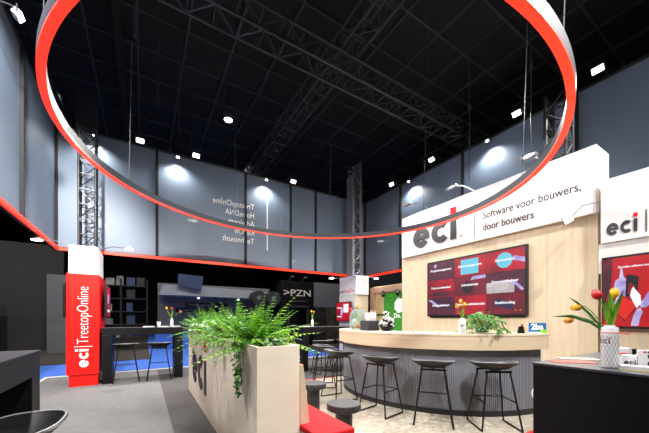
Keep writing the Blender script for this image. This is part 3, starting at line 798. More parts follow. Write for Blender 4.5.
# ---------------------------------------------------------------- plants
def leafquad(mb, p, d, up, L, w, bend=0.25):
    d = Vector(d).normalized(); up = Vector(up); s_ = d.cross(up)
    if s_.length < 1e-4: s_ = d.orthogonal()
    s_.normalize(); n_ = s_.cross(d); p = Vector(p)
    mb.add([p, p+d*L*.45+s_*w/2, p+d*L-n_*L*bend, p+d*L*.45-s_*w/2], [(0, 1, 2, 3)])
def fern(x, y, z, label, n=34, L=.55, seed=1, ymat='leaf', left=1.0, group=None):
    r = random.Random(seed)
    t = thing('fern', label, 'plant', (x, y, z), 0, group)
    for name, m_, cnt in (('fronds', M['leaf'], int(n*.62)), ('young_fronds', M['leafy'], n-int(n*.62))):
        mb = MB(); st_ = MB()
        for i in range(cnt):
            q = r.uniform(0, 2*PI); ll = L*r.uniform(.7, 1.15); el = R(r.uniform(48, 86) if r.random() < .56 else r.uniform(18, 50))
            h = Vector((math.cos(q), math.sin(q), 0))*math.cos(el)+Vector((0, 0, math.sin(el)))
            if h.x < 0: h.x *= left
            drop = r.uniform(.2, .95)*(1.25 if math.sin(el) < .75 else .7)
            pts = []; N = 16
            for k in range(N+1):
                u = k/N
                pts.append(Vector((h.x*ll*u*(1+.25*u), h.y*ll*u*(1+.25*u), h.z*ll*u-drop*ll*.62*u*u)))
            st_.tube(pts, [.0035*(1-.8*k/N) for k in range(N+1)], 4)
            for k in range(3, N):
                d = (pts[k+1]-pts[k-1]).normalized(); side = d.cross(Vector((0, 0, 1)))
                if side.length < .05: side = Vector((math.sin(q), -math.cos(q), 0))
                side.normalize(); u = k/N
                wl = .088*math.sin(PI*min(1, u*.78+.2))**.8*(1-.55*u)*ll/.5
                for sg_ in (-1, 1):
                    leafquad(mb, pts[k], side*sg_+d*.45+Vector((0, 0, r.uniform(-.25, .1))), Vector((0, 0, 1)), wl*r.uniform(.85, 1.15), .026*ll/.5)
        fo = mb.build(name, m_, t); st_.build('frond_stems', M['stem'], fo)
    return t
def ivyleaf(mb, p, d, nrm, s_):
    d = Vector(d).normalized(); nrm = Vector(nrm).normalized(); a = d.cross(nrm)
    if a.length < 1e-3: a = d.orthogonal()
    a.normalize(); nrm = a.cross(d); p = Vector(p)
    sh = [(0, 0, 0), (-.28, .42, 0), (-.05, .38, .05), (.22, .55, 0), (.45, .24, .04), (1, 0, -.08), (.45, -.24, .04), (.22, -.55, 0), (-.05, -.38, .05), (-.28, -.42, 0)]
    mb.add([p+(d*x+a*y+nrm*z)*s_ for x, y, z in sh], [tuple(range(10))])
def ivy(x, y, z, label, strands, seed, lm='ivy', ls=.05, dens=.045, crown=0, crownr=.2):
    r = random.Random(seed); t = thing('ivy', label, 'plant', (x, y, z))
    lf = MB(); vn = MB()
    for pts, nrm in strands:
        P_ = [Vector(p) for p in pts]; fine = []
        for a, b in zip(P_[:-1], P_[1:]):
            k = max(1, int((b-a).length/dens))
            for i in range(k): fine.append(a.lerp(b, i/k)+Vector((r.uniform(-1, 1), r.uniform(-1, 1), r.uniform(-1, 1)))*.008)
        fine.append(P_[-1]); vn.tube(fine, .0028, 4)
        for p in fine:
            d = Vector(nrm)*.5+Vector((r.uniform(-1, 1), r.uniform(-1, 1), r.uniform(-1.2, .4)))
            ivyleaf(lf, p+Vector(nrm)*.012, d, Vector(nrm)+Vector((r.uniform(-.5, .5), r.uniform(-.5, .5), r.uniform(0, .7))), ls*r.uniform(.6, 1.2))
    for i in range(crown):
        q = r.uniform(0, 2*PI); rr = crownr*math.sqrt(r.random()); p = Vector((rr*math.cos(q)*.75, rr*math.sin(q)*1.2, .03+.14*r.random()*(1-rr/crownr*.6)))
        vn.tube([(p.x*.5, p.y*.5, 0), p], .002, 4)
        ivyleaf(lf, p, (math.cos(q), math.sin(q), r.uniform(-.6, .3)), (r.uniform(-.7, .7), r.uniform(-.9, .5), 1), ls*r.uniform(.8, 1.35))
    lf.build('leaves', M[lm], t); vn.build('stems', M['brownstem'], t)
    return t
SZ = 1.03
FG = 'ferns in the long planter'
for x, y, n, L, lb, sd, lf_ in ((.90, 2.62, 70, .56, 'tall bright fern at the near end of the planter', 3, 1.0), (.88, 3.15, 64, .52, 'fern second from the near end of the planter', 8, 1.05),
                         (.88, 3.72, 60, .50, 'middle fern of the long planter, drooping over the left side', 11, 1.1), (.88, 4.32, 60, .52, 'fern second from the far end of the planter', 15, .9),
                         (.88, 4.95, 56, .54, 'fern near the far end of the planter above the black logo', 19, .85), (.88, 5.55, 56, .56, 'last fern at the far end of the planter by the black table', 23, .8)):
    fern(x, y, SZ, lb, n, L, sd, left=lf_, group=FG)
X0 = -.2  # planter left face relative to plant centre
ivy(.92, 2.38, SZ, 'ivy trailing down the near left corner of the planter',
    [([(-.1, .02, .05), (-.2, .05, .08), (-.238, .08, -.05), (-.236, .06, -.22), (-.238, .09, -.36)], (-1, 0, 0)),
     ([(-.1, .1, .05), (-.22, .2, .08), (-.238, .22, -.08), (-.238, .19, -.2), (-.23, .2, -.26)], (-1, 0, 0)),
     ([(-.1, -.02, .05), (-.2, .02, .08), (-.24, .0, -.1), (-.238, .03, -.27)], (-1, 0, 0)),
     ([(-.1, -.05, .06), (-.19, .12, .09), (-.23, .13, -.05), (-.226, .14, -.3)], (-1, 0, 0))], 4, ls=.052, dens=.032)
ivy(.92, 2.45, SZ, 'green and white ivy clump at the near end of the planter below the tall fern',
    [([(.05, -.1, .05), (.1, -.17, .1), (.14, -.2, .04)], (0, -1, .3)), ([(-.05, -.1, .05), (-.1, -.18, .1), (-.1, -.22, .05)], (0, -1, .3))], 6, 'ivyw', .05, .04, 55, .2)
ivy(.92, 2.4, SZ, 'yellow green ivy falling over the near right corner of the planter',
    [([(.1, 0, .06), (.2, .02, .1), (.24, .0, -.03), (.26, .06, -.15), (.32, .3, -.22), (.36, .45, -.24)], (.6, -.6, .2)),
     ([(.1, -.02, .06), (.19, -.06, .1), (.225, -.06, -.05), (.225, -.02, -.18)], (.5, -.8, 0)),
     ([(.1, .05, .06), (.2, .1, .12), (.26, .15, .14), (.33, .12, .1)], (.3, -.5, .8))], 9, 'leafy', .04, .035)
for i, (y, sd, lb) in enumerate(((3.5, 31, 'white flecked ivy between the second and middle ferns'), (4.1, 35, 'white flecked ivy behind the middle fern'), (4.75, 41, 'white flecked ivy in the far half of the planter'), (5.3, 45, 'white flecked ivy next to the last fern'))):
    ivy(.76, y, SZ+.13, lb, [([(-.02, 0, -.05), (-.07, .05, .0), (-.08, .05, -.14), (-.08, .08, -.26)], (-1, 0, 0))], sd, 'ivyw', .055, .05, 26, .22)
# red tulip dangling at the planter logo is a small flower on an ivy twig
tw_ = thing('ivy_twig', 'thin bare twig with a single leaf hanging before the planter logo', 'plant', (.70, 4.55, 1.0))
tube([(.14, .0, .02), (.06, 0, .12), (-.05, -.1, -.02), (-.06, .2, -.17), (-.05, .55, -.42)], .004, 5).build('stem', M['brownstem'], tw_)
lf = MB(); ivyleaf(lf, (-.06, .25, -.16), (-.2, .4, -.7), (-1, 0, .2), .11); lf.build('leaf', M['leaf'], tw_)

# ---------------------------------------------------------------- tulips and vases
def tulip(label, p0, pts, bloom, size=.05, leaves=1, leafm='tulleaf', tilt=None, group=None, seed=1, lw=.03, ll=.2):
    r = random.Random(seed)
    t = thing('tulip', label, 'flower', p0, 0, group)
    P_ = [Vector(p) for p in pts]
    tube(P_, size*.07, 6).build('stem', M['stem'], t, smooth=True)
    d = Vector(tilt) if tilt else (P_[-1]-P_[-2]); d.normalize(); a = d.orthogonal().normalized(); b = d.cross(a); e = P_[-1]
    mb = MB()
    prof = [(.10, 0), (.36, .12), (.50, .34), (.47, .62), (.30, .88), (.10, 1.02)]
    for k in range(6):
        q0 = 2*PI*k/6; off = 1.0 if k % 2 else .9; vs = []; fs = []
        for i, (rr, h) in enumerate(prof):
            for j in (-2, -1, 0, 1, 2):
                wdt = (.30, .50, .60, .58, .42, .06)[i]
                q = q0+j*wdt*.55; w_ = rr*off*(1-.03*abs(j))
                vs.append(e+(a*math.cos(q)+b*math.sin(q))*w_*size+d*(h*size*1.25*(1-.02*abs(j)*i)))
        for i in range(len(prof)-1):
            for j in range(4): n0 = i*5+j; fs.append((n0, n0+1, n0+6, n0+5))
        mb.add(vs, fs)
    mb.build('bloom', bloom, t, smooth=True)
    for k in range(leaves):
        q = r.uniform(0, 2*PI); out = Vector((math.cos(q), math.sin(q), 0)); lm = MB(); vs = []; fs = []
        side = out.cross(Vector((0, 0, 1)))
        base = P_[0]+(P_[1]-P_[0])*.4; n = 8; ax = (P_[-1]-P_[0]).normalized()
        for i in range(n+1):
            u = i/n; w = lw*math.sin(PI*(.12+.88*u))*(1 if u < 1 else .02)
            c = base+ax*ll*u+out*ll*.28*u*u
            vs += [c-side*w/2+out*w*.2, c, c+side*w/2+out*w*.2]
        for i in range(n): fs += [(i*3, i*3+1, i*3+4, i*3+3), (i*3+1, i*3+2, i*3+5, i*3+4)]
        lm.add(vs, fs).build('leaf', M[leafm], t, smooth=True)
    return t
# the patterned vase on the right block
VX, VY = 2.46, .64
vs_ = thing('vase', 'white diamond patterned vase with red ribbon on the black block', 'vase', (VX, VY, 1.0))
prof = [(.036, 0), (.041, .004), (.042, .01), (.042, .21), (.041, .245), (.039, .25)]
MB().lathe(prof, 40).build('body', M['whitesh'], vs_, smooth=True)
pat = MB()
for k in range(14):
    for s_ in (-1, 1):
        pts = []
        for i in range(9):
            u = i/8; q = 2*PI*k/14+s_*u*1.9; pts.append((.0423*math.cos(q), .0423*math.sin(q), .008+.19*u))
        pat.tube(pts, .0014, 4)
pat.build('diamond_pattern', M['greyline'], vs_)
MB().lathe([(.026, .249), (.026, .262), (.023, .262), (.02, .22)], 28).build('neck', M['whitesh'], vs_, smooth=True)
rb = MB(); rb.lathe([(.0424, .213), (.0432, .2155), (.0424, .218)], 40)
rb.build('ribbon_band', M['ribbon'], vs_, smooth=True)
# ribbon tail to the viewer's right
vd = Vector((VX, VY, 0)).normalized(); vr = Vector((vd.y, -vd.x, 0))
tail = MB()
p0 = -vd*.022+vr*.037+Vector((0, 0, .2155)); p1 = vr*.08+Vector((0, 0, .209)); p2 = vr*.088-vd*.01+Vector((0, 0, .21))
tail.tube([p0, p0.lerp(p1, .5)+Vector((0, 0, .002)), p1, p2], .0032, 5).build('ribbon_tail', M['ribbon'], vs_)
zz = Vector((0, 0, 1))
# wordmark on the side toward the viewer (left half)
lg = MB(); rr_ = .0430
def cyl(u, v):   # u metres round to the viewer's right, v up
    q0 = math.atan2(-vd.y, -vd.x); q = q0+u/rr_
    return (rr_*math.cos(q), rr_*math.sin(q), v)
def cylstrip(poly):
    m_ = len(poly)//2; vs = [cyl(x, y) for x, y in poly]; fs = []
    for i in range(m_-1): fs.append((i, i+1, 2*m_-2-i, 2*m_-1-i))
    lg.add(vs, fs)
ux = -.060; vh = .026
cylstrip([(ux+x, .15+y) for x, y in arcpoly(vh/2, vh/2, vh/2, vh*.24, 0, 320)])
cylstrip([(ux+.006, .1616), (ux+.024, .1616), (ux+.024, .1658), (ux+.006, .1658)])
cylstrip([(ux+x, .15+y) for x, y in arcpoly(vh*1.62, vh/2, vh/2, vh*.24, 45, 315)])
cylstrip([(ux+vh*2.12, .15), (ux+vh*2.38, .15), (ux+vh*2.38, .176), (ux+vh*2.12, .176)])
lg.build('lettering', M['inkthin'], vs_)
lg = MB(); cylstrip([(ux+vh*2.12, .18), (ux+vh*2.4, .18), (ux+vh*2.4, .187), (ux+vh*2.12, .187)]); lg.build('logo_dot', M['logored'], vs_)
def vp(r_, d_, z): v = vr*r_*.9+vd*d_; return (v.x, v.y, z+.018 if z > .1 else z)
TB = (VX, VY, 1.0)
TG = 'tulips in the patterned vase'
tulip('upright red tulip in the patterned vase on the black block', TB, [vp(0, 0, .2), vp(-.005, 0, .3), vp(-.035, 0, .37), vp(-.05, 0, .405)], M['tulr'], .056, 1, seed=5, ll=.17, lw=.035, group=TG)
tulip('upright yellow tulip rightmost in the patterned vase', TB, [vp(.01, 0, .2), vp(.015, .01, .3), vp(.02, .01, .37), vp(.022, .01, .41)], M['tuly'], .052, 2, seed=12, ll=.22, lw=.035, group=TG)
tulip('orange tulip leaning left from the patterned vase, middle height', TB, [vp(-.012, 0, .2), vp(-.05, 0, .27), vp(-.095, 0, .335), vp(-.128, 0, .365), vp(-.142, 0, .362)], M['tulo'], .05, 1, leafm='tulleafd', seed=3, tilt=vp(-1, 0, -.15), ll=.12, group=TG)
tulip('orange tulip stretching far left and low from the patterned vase', TB, [vp(-.015, 0, .2), vp(-.06, 0, .255), vp(-.12, 0, .285), vp(-.175, 0, .294), vp(-.19, 0, .286)], M['tulo'], .045, 0, tilt=vp(-.7, 0, -.35), seed=7, group=TG)
for pts, lb in (([vp(-.02, 0, .2), vp(-.09, -.01, .30), vp(-.165, -.01, .385), vp(-.215, -.01, .425)], 'long dark leaf rising left from the patterned vase'), ([vp(-.02, -.005, .2), vp(-.1, -.01, .265), vp(-.2, -.01, .302), vp(-.315, -.01, .298)], 'long dark leaf stretching flat to the left of the patterned vase')):
    vs = []; fs = []; P_ = [Vector(p) for p in pts]
    n = 12; line = []
    for i in range(n+1):
        u = i/n*(len(P_)-1); k = min(int(u), len(P_)-2); line.append(P_[k].lerp(P_[k+1], u-k))
    for i, p in enumerate(line):
        w = .024*math.sin(PI*(.15+.85*i/n))+.001; vs += [p-Vector((0, 0, w/2))-vd*.004, p, p+Vector((0, 0, w/2))-vd*.004]
    for i in range(n): fs += [(i*3, i*3+1, i*3+4, i*3+3), (i*3+1, i*3+2, i*3+5, i*3+4)]
    o = MB().add(vs, fs).build('tulip_leaf', M['tulleafd'], None, TB, smooth=True); tag(o, lb, 'leaf')
    sd = o.modifiers.new('thick', 'SOLIDIFY'); sd.thickness = .0015

# smaller vases with tulips
def bottlevase(p, label, h=.2, r_=.04, mark=True):
    t = thing('vase', label, 'vase', p)
    MB().lathe([(r_*.9, 0), (r_, .006), (r_, h*.78), (r_*.85, h*.86), (r_*.5, h*.92), (r_*.5, h), (r_*.4, h)], 24).build('body', M['whitesh'], t, smooth=True)
    if mark:
        d = Vector((p[0], p[1], 0)).normalized(); ri = Vector((d.y, -d.x, 0))
        text('lettering', 'eci', Vector((0, 0, h*.5))-d*(r_+.002)-ri*r_*.55, ri, ZP, r_*.75, M['inkthin'], t, .001, .001)
    return t
def tulset(p, h, specs, sc):
    d = Vector((p[0], p[1], 0)).normalized(); ri = Vector((d.y, -d.x, 0))
    for i, (lb, x, dh, m_, nl) in enumerate(specs):
        e = ri*x
        tulip(lb, p, [(0, 0, h*.8), (e.x*.25, e.y*.25, h+dh*.35), (e.x*.7, e.y*.7, h+dh*.75), (e.x, e.y, h+dh)], m_, sc, nl, seed=i+int(p[0]*10), lw=sc*.6, ll=dh*.95)
def bpos(deg, r_): return (BC[0]+r_*math.cos(R(deg)), BC[1]+r_*math.sin(R(deg)), 1.1)
v2 = (3.62, 2.40, 1.1)
bottlevase(v2, 'white bottle vase holding yellow tulips on the curved bar', .215, .045)
tulset(v2, .215, (('yellow tulip leaning left in the bottle vase on the bar', -.05, .13, M['tuly'], 1), ('yellow tulip standing straight in the bottle vase on the bar', .02, .15, M['tuly'], 2), ('short yellow tulip bud in front of the wall screen', -.015, .19, M['tuly'], 0)), .05)
v3 = (.56, 7.62, 1.12)
bottlevase(v3, 'slim white vase on the black table beside the red kiosk', .2, .035, False)
tulset(v3, .2, (('yellow tulip left in the slim vase by the red kiosk', -.09, .2, M['tuly'], 1), ('red tulip upright in the slim vase by the red kiosk', .0, .19, M['tulr'], 1), ('orange tulip leaning right in the slim vase by the red kiosk', .16, .13, M['tulo'], 0)), .05)
v4 = (3.75, 6.72, 1.1)
bottlevase(v4, 'slim white vase on the far black table under the dark lettered sign', .2, .035, False)
tulset(v4, .2, (('yellow tulip leaning left in the vase on the far table', -.02, .17, M['tuly'], 1), ('orange tulip leaning right in the vase on the far table', .03, .15, M['tulo'], 1)), .05)
v5 = (3.52, 4.62, 1.1)
bottlevase(v5, 'white vase at the left end of the bar partly behind the glass jar', .22, .05, False)
tulset(v5, .22, (('red tulip at the left end of the bar', -.06, .13, M['tulr'], 1), ('orange tulip at the left end of the bar by the jar', .04, .17, M['tulo'], 2)), .07)
mg = thing('mug', 'white mug with dark ring at the extreme left end of the bar', 'mug', (3.42, 4.55, 1.1))
MB().lathe([(.045, 0), (.05, .01), (.05, .1), (.045, .1), (.042, .02)], 24).build('body', M['whitesh'], mg, smooth=True)
MB().lathe([(.0505, .03), (.0505, .06)], 24).build('dark_band', M['ink'], mg)
tube([(.048, 0, .085), (.08, 0, .08), (.085, 0, .05), (.07, 0, .02), (.048, 0, .02)], .007, 6).build('handle', M['whitesh'], mg, smooth=True)
# glass jar
jr = thing('glass_jar', 'large pale green glass jar at the left end of the bar', 'jar', (3.38, 4.33, 1.1))
MB().lathe([(.09, 0), (.115, .01), (.14, .06), (.145, .18), (.135, .27), (.10, .32), (.07, .335), (.075, .36), (.068, .36), (.062, .335), (.095, .31), (.127, .265), (.137, .18), (.132, .065), (.108, .018), (.0, .016)], 40).build('body', M['glass'], jr, smooth=True)
jr.scale = (1.12,)*3
rcks = MB(); rr3 = random.Random(5)
for k in range(8):
    c0 = (rr3.uniform(-.06, .06), rr3.uniform(-.06, .06), .045+.012*(k % 3)); rcks.lathe([(.006, -.022), (.022, -.01), (.024, .008), (.008, .022)], 8, c0)
rcks.build('contents', M['tulo'], jr)
# dark box with white bottles
bx_ = thing('box', 'dark square caddy holding white paper cups on the bar', 'box', (3.38, 4.0, 1.1))
bm_ = MB(); bm_.box(-.13, .13, -.1, .1, 0, .012); bm_.box(-.13, -.118, -.1, .1, .012, .17); bm_.box(.118, .13, -.1, .1, .012, .17); bm_.box(-.118, .118, -.1, -.088, .012, .17); bm_.box(-.118, .118, .088, .1, .012, .17)
bm_.build('body', M['ink'], bx_)
for i, (dx, dy) in enumerate(((-.07, -.04), (.0, -.045), (.07, -.04), (-.04, .04), (.04, .04))):
    t = thing('paper_cup_stack', ('white cup stack leftmost in the front of the dark caddy', 'white cup stack in the front middle of the dark caddy', 'white cup stack rightmost in the front of the dark caddy', 'white cup stack at the back left of the dark caddy', 'white cup stack at the back right of the dark caddy')[i], 'cup', (3.38+dx, 4.0+dy, 1.114), 0, 'cups in the dark caddy')
    pr = [(.026, 0)]
    for k in range(6): pr += [(.031, .2+.016*k), (.034, .207+.016*k), (.031, .214+.016*k)]
    MB().lathe(pr, 16).build('cups', M['whitesh'], t, smooth=True)
    if i in (1, 2, 4): tube([(.012, 0, .2), (.02, .004, .34)], .008, 6).build('wooden_stick', M['pinkwood'], t)
# black and white ornament
bw = thing('sweets_bowl', 'black bowl heaped with black and white packets on the bar', 'bowl', (3.50, 3.70, 1.1))
MB().lathe([(.05, 0), (.1, .03), (.13, .08), (.124, .08), (.09, .035), (.0, .02)], 28).build('bowl', M['black'], bw, smooth=True)
r4 = random.Random(9); wm = MB(); bmk = MB()
for k in range(90):
    q = r4.uniform(0, 2*PI); rr = .12*math.sqrt(r4.random()); c0 = Vector((rr*math.cos(q), rr*math.sin(q), .07+.27*(1-(rr/.13)**2)*r4.random()))
    d = Vector((r4.uniform(-1, 1), r4.uniform(-1, 1), r4.uniform(-.6, 1))).normalized(); a = d.orthogonal().normalized(); b = d.cross(a)
    tgt = wm if k % 3 else bmk; l, w, h = .035, .02, .005
    vs = [c0+d*i*l+a*j*w+b*k_*h for i in (-1, 1) for j in (-1, 1) for k_ in (-1, 1)]
    tgt.add(vs, [(0, 1, 3, 2), (4, 6, 7, 5), (0, 4, 5, 1), (2, 3, 7, 6), (0, 2, 6, 4), (1, 5, 7, 3)])
wm.build('white_packets', M['whitesh'], bw); bmk.build('black_packets', M['black'], bw)
# potted leafy plant on the bar
pp = thing('potted_plant', 'leafy green plant in a glass pot on the bar under the wall screen', 'plant', (4.0, 2.36, 1.1))
MB().lathe([(.07, 0), (.085, .01), (.095, .12), (.09, .12), (.08, .02), (.0, .015)], 28).build('pot', M['glass'], pp, smooth=True)
MB().lathe([(.06, .017), (.084, .09), (.0, .1)], 20).build('soil', M['soil'], pp)
lf = MB(); sm = MB(); r5 = random.Random(21)
for k in range(46):
    q = r5.uniform(0, 2*PI); L = r5.uniform(.12, .34); hz = r5.uniform(.02, .2); o_ = Vector((math.cos(q), math.sin(q), 0))
    pts = [Vector((0, 0, .09)), o_*L*.4+Vector((0, 0, .09+hz)), o_*L*.8+Vector((0, 0, .08+hz*.95)), o_*L+Vector((0, 0, max(.01, .1+hz*.5-L*.35)))]
    sm.tube(pts, .003, 4)
    for i in (1, 2, 3):
        for s_ in (-1, 1): leafquad(lf, pts[i], o_*.8+Vector((-o_.y, o_.x, 0))*s_*.7+Vector((0, 0, -.25)), (0, 0, 1), r5.uniform(.06, .10), .035)
lf.build('leaves', M['ivy'], pp); sm.build('stems', M['stem'], pp)
fl = MB()
for k in range(24):
    q = r5.uniform(0, 2*PI); rr = .1*math.sqrt(r5.random()); ivyleaf(fl, (rr*math.cos(q), rr*math.sin(q), .22+.08*r5.random()), (math.cos(q), math.sin(q), .1), (0, -.5, 1), .04)
fl.build('pale_leaves', M['ivyw'], pp)
# small black speaker
sp = thing('small_speaker', 'small black ribbed speaker on the bar right of the potted plant', 'speaker', (4.52, 2.10, 1.1))
pr = [(.04, 0)]
for k in range(4): pr += [(.047-.004*k, .005+.024*k), (.047-.004*k, .02+.024*k), (.038-.004*k, .024+.024*k)]
MB().lathe(pr+[(.01, .1)], 20).build('body', M['black'], sp, smooth=True)
tube([(-.02, -.02, .095), (-.03, -.03, .125)], .01, 8).build('knob', M['black'], sp)
# blue sign
bs = thing('table_sign', 'small blue and green sign standing at the right end of the bar', 'sign', (4.74, 1.99, 1.1), -R(32))
sgn = box(-.12, .12, -.008, .008, .02, .145).build('blue_board', M['sblue'], bs, bevel=.003)
box(.03, .13, -.01, .006, .0, .05).build('green_tab', M['sgreen'], bs)
box(-.1, .02, -.03, .03, 0, .012).build('stand', M['white'], bs)
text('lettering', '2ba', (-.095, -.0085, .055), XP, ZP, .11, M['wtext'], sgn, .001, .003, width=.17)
for i, (x, y, m_, lb) in enumerate(((3.45, 2.62, 'tulo', 'tiny orange sweet on the bar left of the bottle vase'), (3.3, 2.95, 'tulr', 'tiny red sweet lying on the bar'))):
    o = MB().lathe([(.004, 0), (.014, .004), (.015, .012), (.006, .02)], 10).build('sweet', M[m_], None, (x, y, 1.1), smooth=True); tag(o, lb, 'sweet')

# ---------------------------------------------------------------- things on the right block
def cardface(t, o, ri, up, h, m1=M['inkthin']): eci(t, o, ri, up, h, m1, M['logored'], .001, .27)
def vat(r_, d_): v = Vector((VX, VY, 0))+vr*r_*.78+vd*d_; return (v.x, v.y, 1.0)
ang = math.atan2(vr.y, vr.x)
bx1 = thing('mug_box', 'white box with a small logo right of the patterned vase, in front', 'box', vat(.115, .06), ang)
box(-.034, .03, -.035, .035, 0, .08).build('body', M['whitesh'], bx1, bevel=.003)
cardface(bx1, (-.026, -.0355, .026), XP, ZP, .02)
bx2 = thing('mug_box', 'white box behind the front logo box, close to the vase', 'box', vat(.095, .17), ang-.15)
box(-.03, .02, -.03, .03, 0, .115).build('body', M['whitesh'], bx2, bevel=.003)
box(-.022, .012, -.0315, -.03, .075, .085).build('red_mark', M['ribbon'], bx2)
cd = thing('display_card', 'white standing card with sideways lettering at the right edge', 'card', vat(.212, .05), ang+.1)
box(-.045, .08, -.02, .02, 0, .115).build('board', M['whitesh'], cd, bevel=.002)
eci(cd, (.03, -.0205, .02), ZP, XN, .036, M['inkthin'], M['logored'], .001, .27)
bk_ = thing('black_clip', 'small black clip holder between the logo box and the standing card', 'holder', vat(.17, .15), ang)
MB().box(-.03, .03, -.03, .03, 0, .03).box(-.03, -.015, -.03, .03, .03, .11).box(-.03, .03, -.03, .03, .09, .11).build('body', M['black'], bk_)
for k in range(3):
    o = box(-.065, .065, -.04, .04, 0, .009).build('brochure', M['whitesh'] if k else M['beige'], None, (*vat(.145, -.045)[:2], 1.0+k*.0095), rz=ang-.05+.03*k)
    tag(o, ('lowest cream brochure of the little pile before the logo box', 'middle white brochure of the little pile before the logo box', 'top white brochure of the little pile before the logo box')[k], 'brochure', 'brochures before the logo box')
o = box(-.12, .12, -.06, .06, 0, .003).build('leaflet', M['redpaper'], None, (2.55, .86, 1.0005), rz=ang+.5); tag(o, 'orange red leaflet lying left of the patterned vase', 'leaflet')
o = box(-.12, .12, -.06, .06, 0, .004).build('leaflet', M['pinkwood'], None, (2.78, .90, 1.0005), rz=ang+.5); tag(o, 'pale brown leaflet at the back left of the black block', 'leaflet')
# things on the far tables
o = thing('paper_cup', 'white paper cup on the black table beside the red kiosk', 'cup', (.30, 7.62, 1.12))
MB().lathe([(.03, 0), (.042, .12), (.038, .12), (.026, .01)], 18).build('cup', M['whitesh'], o, smooth=True)
for i, (x, y, w, lb) in enumerate(((.10, 7.6, .22, 'white leaflet left of the paper cup on the kiosk table'), (.40, 7.55, .2, 'white leaflet between cup and vase on the kiosk table'), (.66, 7.68, .14, 'white leaflet right of the slim vase on the kiosk table'), (3.5, 6.7, .26, 'white leaflet pile on the far black table left of its vase'))):
    q = MB()
    for k in range(4): q.box(-w/2+.004*k, w/2+.003*k, -.07, .07, .006*k, .006*k+.005)
    b = q.build('leaflet', M['whitesh'], None, (x, y, 1.12 if i < 3 else 1.1)); tag(b, lb, 'leaflet')

# ---------------------------------------------------------------- neighbouring stands in the dark hall
w1 = thing('partition_wall', 'dark partition wall in the hall at the far left', 'wall panel', (-12, 16.6, 0))
box(0, 9.1, 0, .15, 0, 4.4).build('panel', M['dark'], w1)
box(8.9, 9.75, -1.6, -1.45, 0, 3.0).build('panel', M['gry'], w1)
p1_ = thing('poster', 'dim grey poster of tangled shapes on the dark partition', 'poster', (-6.1, 16.4, 0))
box(-1.6, 1.0, .05, .19, .2, 2.85).build('print', M['poster'], p1_)
b1 = thing('roll_up_sign', 'narrow pale upright sign with vertical lettering by the dim poster', 'sign', (-5.0, 15.9, 0))
sb = box(-.18, .2, 0, .04, .12, 2.3).build('board', M['gryl'], b1)
box(-.25, .25, -.15, .15, 0, .12).build('foot', M['dark'], b1)
text('lettering', 'PALFIX', (.09, -.002, .35), ZP, XN, .26, M['inkthin'], sb, .002, .008)
text('heading', 'PAL', (-.14, -.002, 1.9), XP, ZP, .2, M['inkthin'], sb, .002, .006)
# racks
rk = thing('display_rack', 'dark display rack of boxes behind the table by the red kiosk', 'rack', (-1.75, 15.4, 0))
fr = MB()
for x in (0, .95, 1.9): fr.box(x-.03, x+.03, -.3, .3, 0, 3.0)
fr.build('frame', M['darker'], rk)
r6 = random.Random(2)
for k in range(5): box(-.03, 1.93, -.3, .3, .5+.55*k, .53+.55*k).build('shelf', M['dark'], rk)
for k in range(5):
    for j in range(5):
        if r6.random() < .7:
            w = r6.uniform(.2, .31); h = r6.uniform(.18, .42); x = .05+j*.365
            o = box(0, w, -.18, .18, 0, h).build('carton', r6.choice([M['gry'], M['dark'], M['poster'], M['navy']]), None, (-1.75+x, 15.4, .53+.55*k))
            tag(o, 'dim carton on the dark rack, shelf %s from the floor, %s along it' % (('first', 'second', 'third', 'fourth', 'fifth')[k], ('leftmost', 'second from left', 'in the middle', 'second from right', 'rightmost')[j]), 'box', 'cartons on the dark rack')
cs_ = thing('exhibition_stand', 'grey neighbouring stand with a slanted canopy behind the planter ferns', 'stand', (.55, 14.0, 0))
box(.0, 5.2, 1.0, 1.2, 0, 2.9).build('back_wall', M['gry'], cs_)
box(-.1, 5.2, .93, .96, 0, .72).build('blue_skirting', M['blue'], cs_)
MB().prism([(0, 2.30), (.9, 2.30), (5.2, 2.28), (5.2, 2.62), (1.5, 2.72), (.15, 2.72)], (0, 0, 0), XP, ZP, -.9, .1).build('canopy', M['gryl'], cs_)
MB().prism([(.7, 2.72), (1.6, 2.55), (1.7, 3.15), (.7, 3.2)], (0, -.12, 0), XP, ZP, 0, .1).build('navy_flag', M['navy'], cs_)
for i, (x, r_) in enumerate(((1.6, .05), (2.3, .06), (2.75, .06), (3.4, .05))):
    MB().lathe([(r_, 0), (r_, .05)], 12, (x, .5, 2.22)).build('spotlight', M['darker'] if i in (1, 2) else M['halllamp'], cs_)
for i, (x0, x1, z, s_) in enumerate(((1.1, 3.0, 1.86, 'Praktijkopleiding'), (.7, 2.6, 1.62, 'bij een bedrijf'))):
    tb = box(x0, x1, .97, 1.0, z, z+.2).build('text_band', M['darker'], cs_); text('lettering', s_, (x0+.1, .968, z+.05), XP, ZP, .17, M['gryl'], tb, .002)
for x in (2.2, 3.4): box(x, x+.9, .985, 1.0, .4, 1.5).build('wall_print', M['navy'] if x < 3 else M['poster'], cs_)
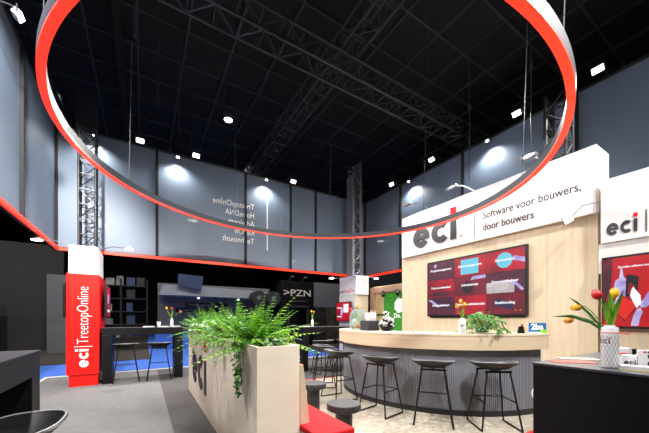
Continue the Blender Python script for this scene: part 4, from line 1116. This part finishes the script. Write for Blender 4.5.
for x, lb in ((4.3, 'big round grey drum above the ferns, left'), (5.0, 'big round grey drum above the ferns, right')):
    t = thing('drum_display', lb, 'display', (x+.2, 13.0, 0))
    MB().tube([(0, 0, 2.25), (0, .5, 2.25)], .34, 24).build('drum', M['dark'], t, smooth=True)
    MB().tube([(0, -.02, 2.25), (0, 0, 2.25)], .12, 16).build('hub', M['poster'], t, smooth=True)
    box(-.06, .06, .2, .3, 0, 1.92).build('stand', M['darker'], t)
pz = thing('exhibition_stand', 'black neighbouring stand with pale angular lettering and a dark opening', 'stand', (5.55, 13.0, 0))
bdy = MB(); bdy.box(0, .45, 0, .5, 0, 3.15); bdy.box(.45, 1.4, 0, .5, 2.0, 3.15); bdy.box(1.4, 1.75, 0, .5, 0, 3.15); bdy.box(.45, 1.4, .4, .5, 0, 2.0)
bdy.build('wall', M['black'], pz)
text('lettering', '>PZN', (.12, -.003, 2.42), XP, ZP, .44, M['pznt'], pz, .004, .004, width=1.45)
text('tagline', 'PANELEN NEDERLAND', (.5, -.003, 2.15), XP, ZP, .09, M['gry'], pz, .002)
fr = MB()
for a in ((.32, .42, 0, 1.9), (1.38, 1.48, 0, 1.9), (.32, 1.48, 1.86, 1.96)): fr.box(a[0], a[1], -.06, 0, a[2], a[3])
fr.build('door_frame', M['dark'], pz)
for x in (.5, 1.2): tube([(x, .2, 3.15), (x, -.1, 3.35), (x+.05, -.3, 3.3)], .025, 6).build('sign_lamp', M['trussl'], pz)
gw = thing('partition_wall', 'plain grey partition right of the black lettered stand', 'wall panel', (7.35, 13.0, 0))
box(0, 1.7, 0, .15, 1.9, 3.15).build('upper_panel', M['gry'], gw); box(0, 1.7, .02, .15, 0, 1.9).build('lower_panel', M['darker'], gw)
box(.75, 1.6, -.01, .02, .2, 1.88).build('mottled_panel', M['camou'], gw)
rw = thing('partition_wall', 'black partition behind the corner kiosk and alcove', 'wall panel', (8.8, 5.0, 0))
box(0, .15, 0, 7.0, 0, 3.4).build('panel', M['darker'], rw)

# ---------------------------------------------------------------- world and colour management
w = bpy.data.worlds.new('world'); SC.world = w; w.use_nodes = True
bg = w.node_tree.nodes['Background']; bg.inputs['Color'].default_value = (.9, .95, 1, 1); bg.inputs['Strength'].default_value = .12
SC.view_settings.view_transform = 'Standard'; SC.view_settings.look = 'None'
SC.view_settings.exposure = 0; SC.view_settings.gamma = 1; SC.view_settings.use_curve_mapping = False
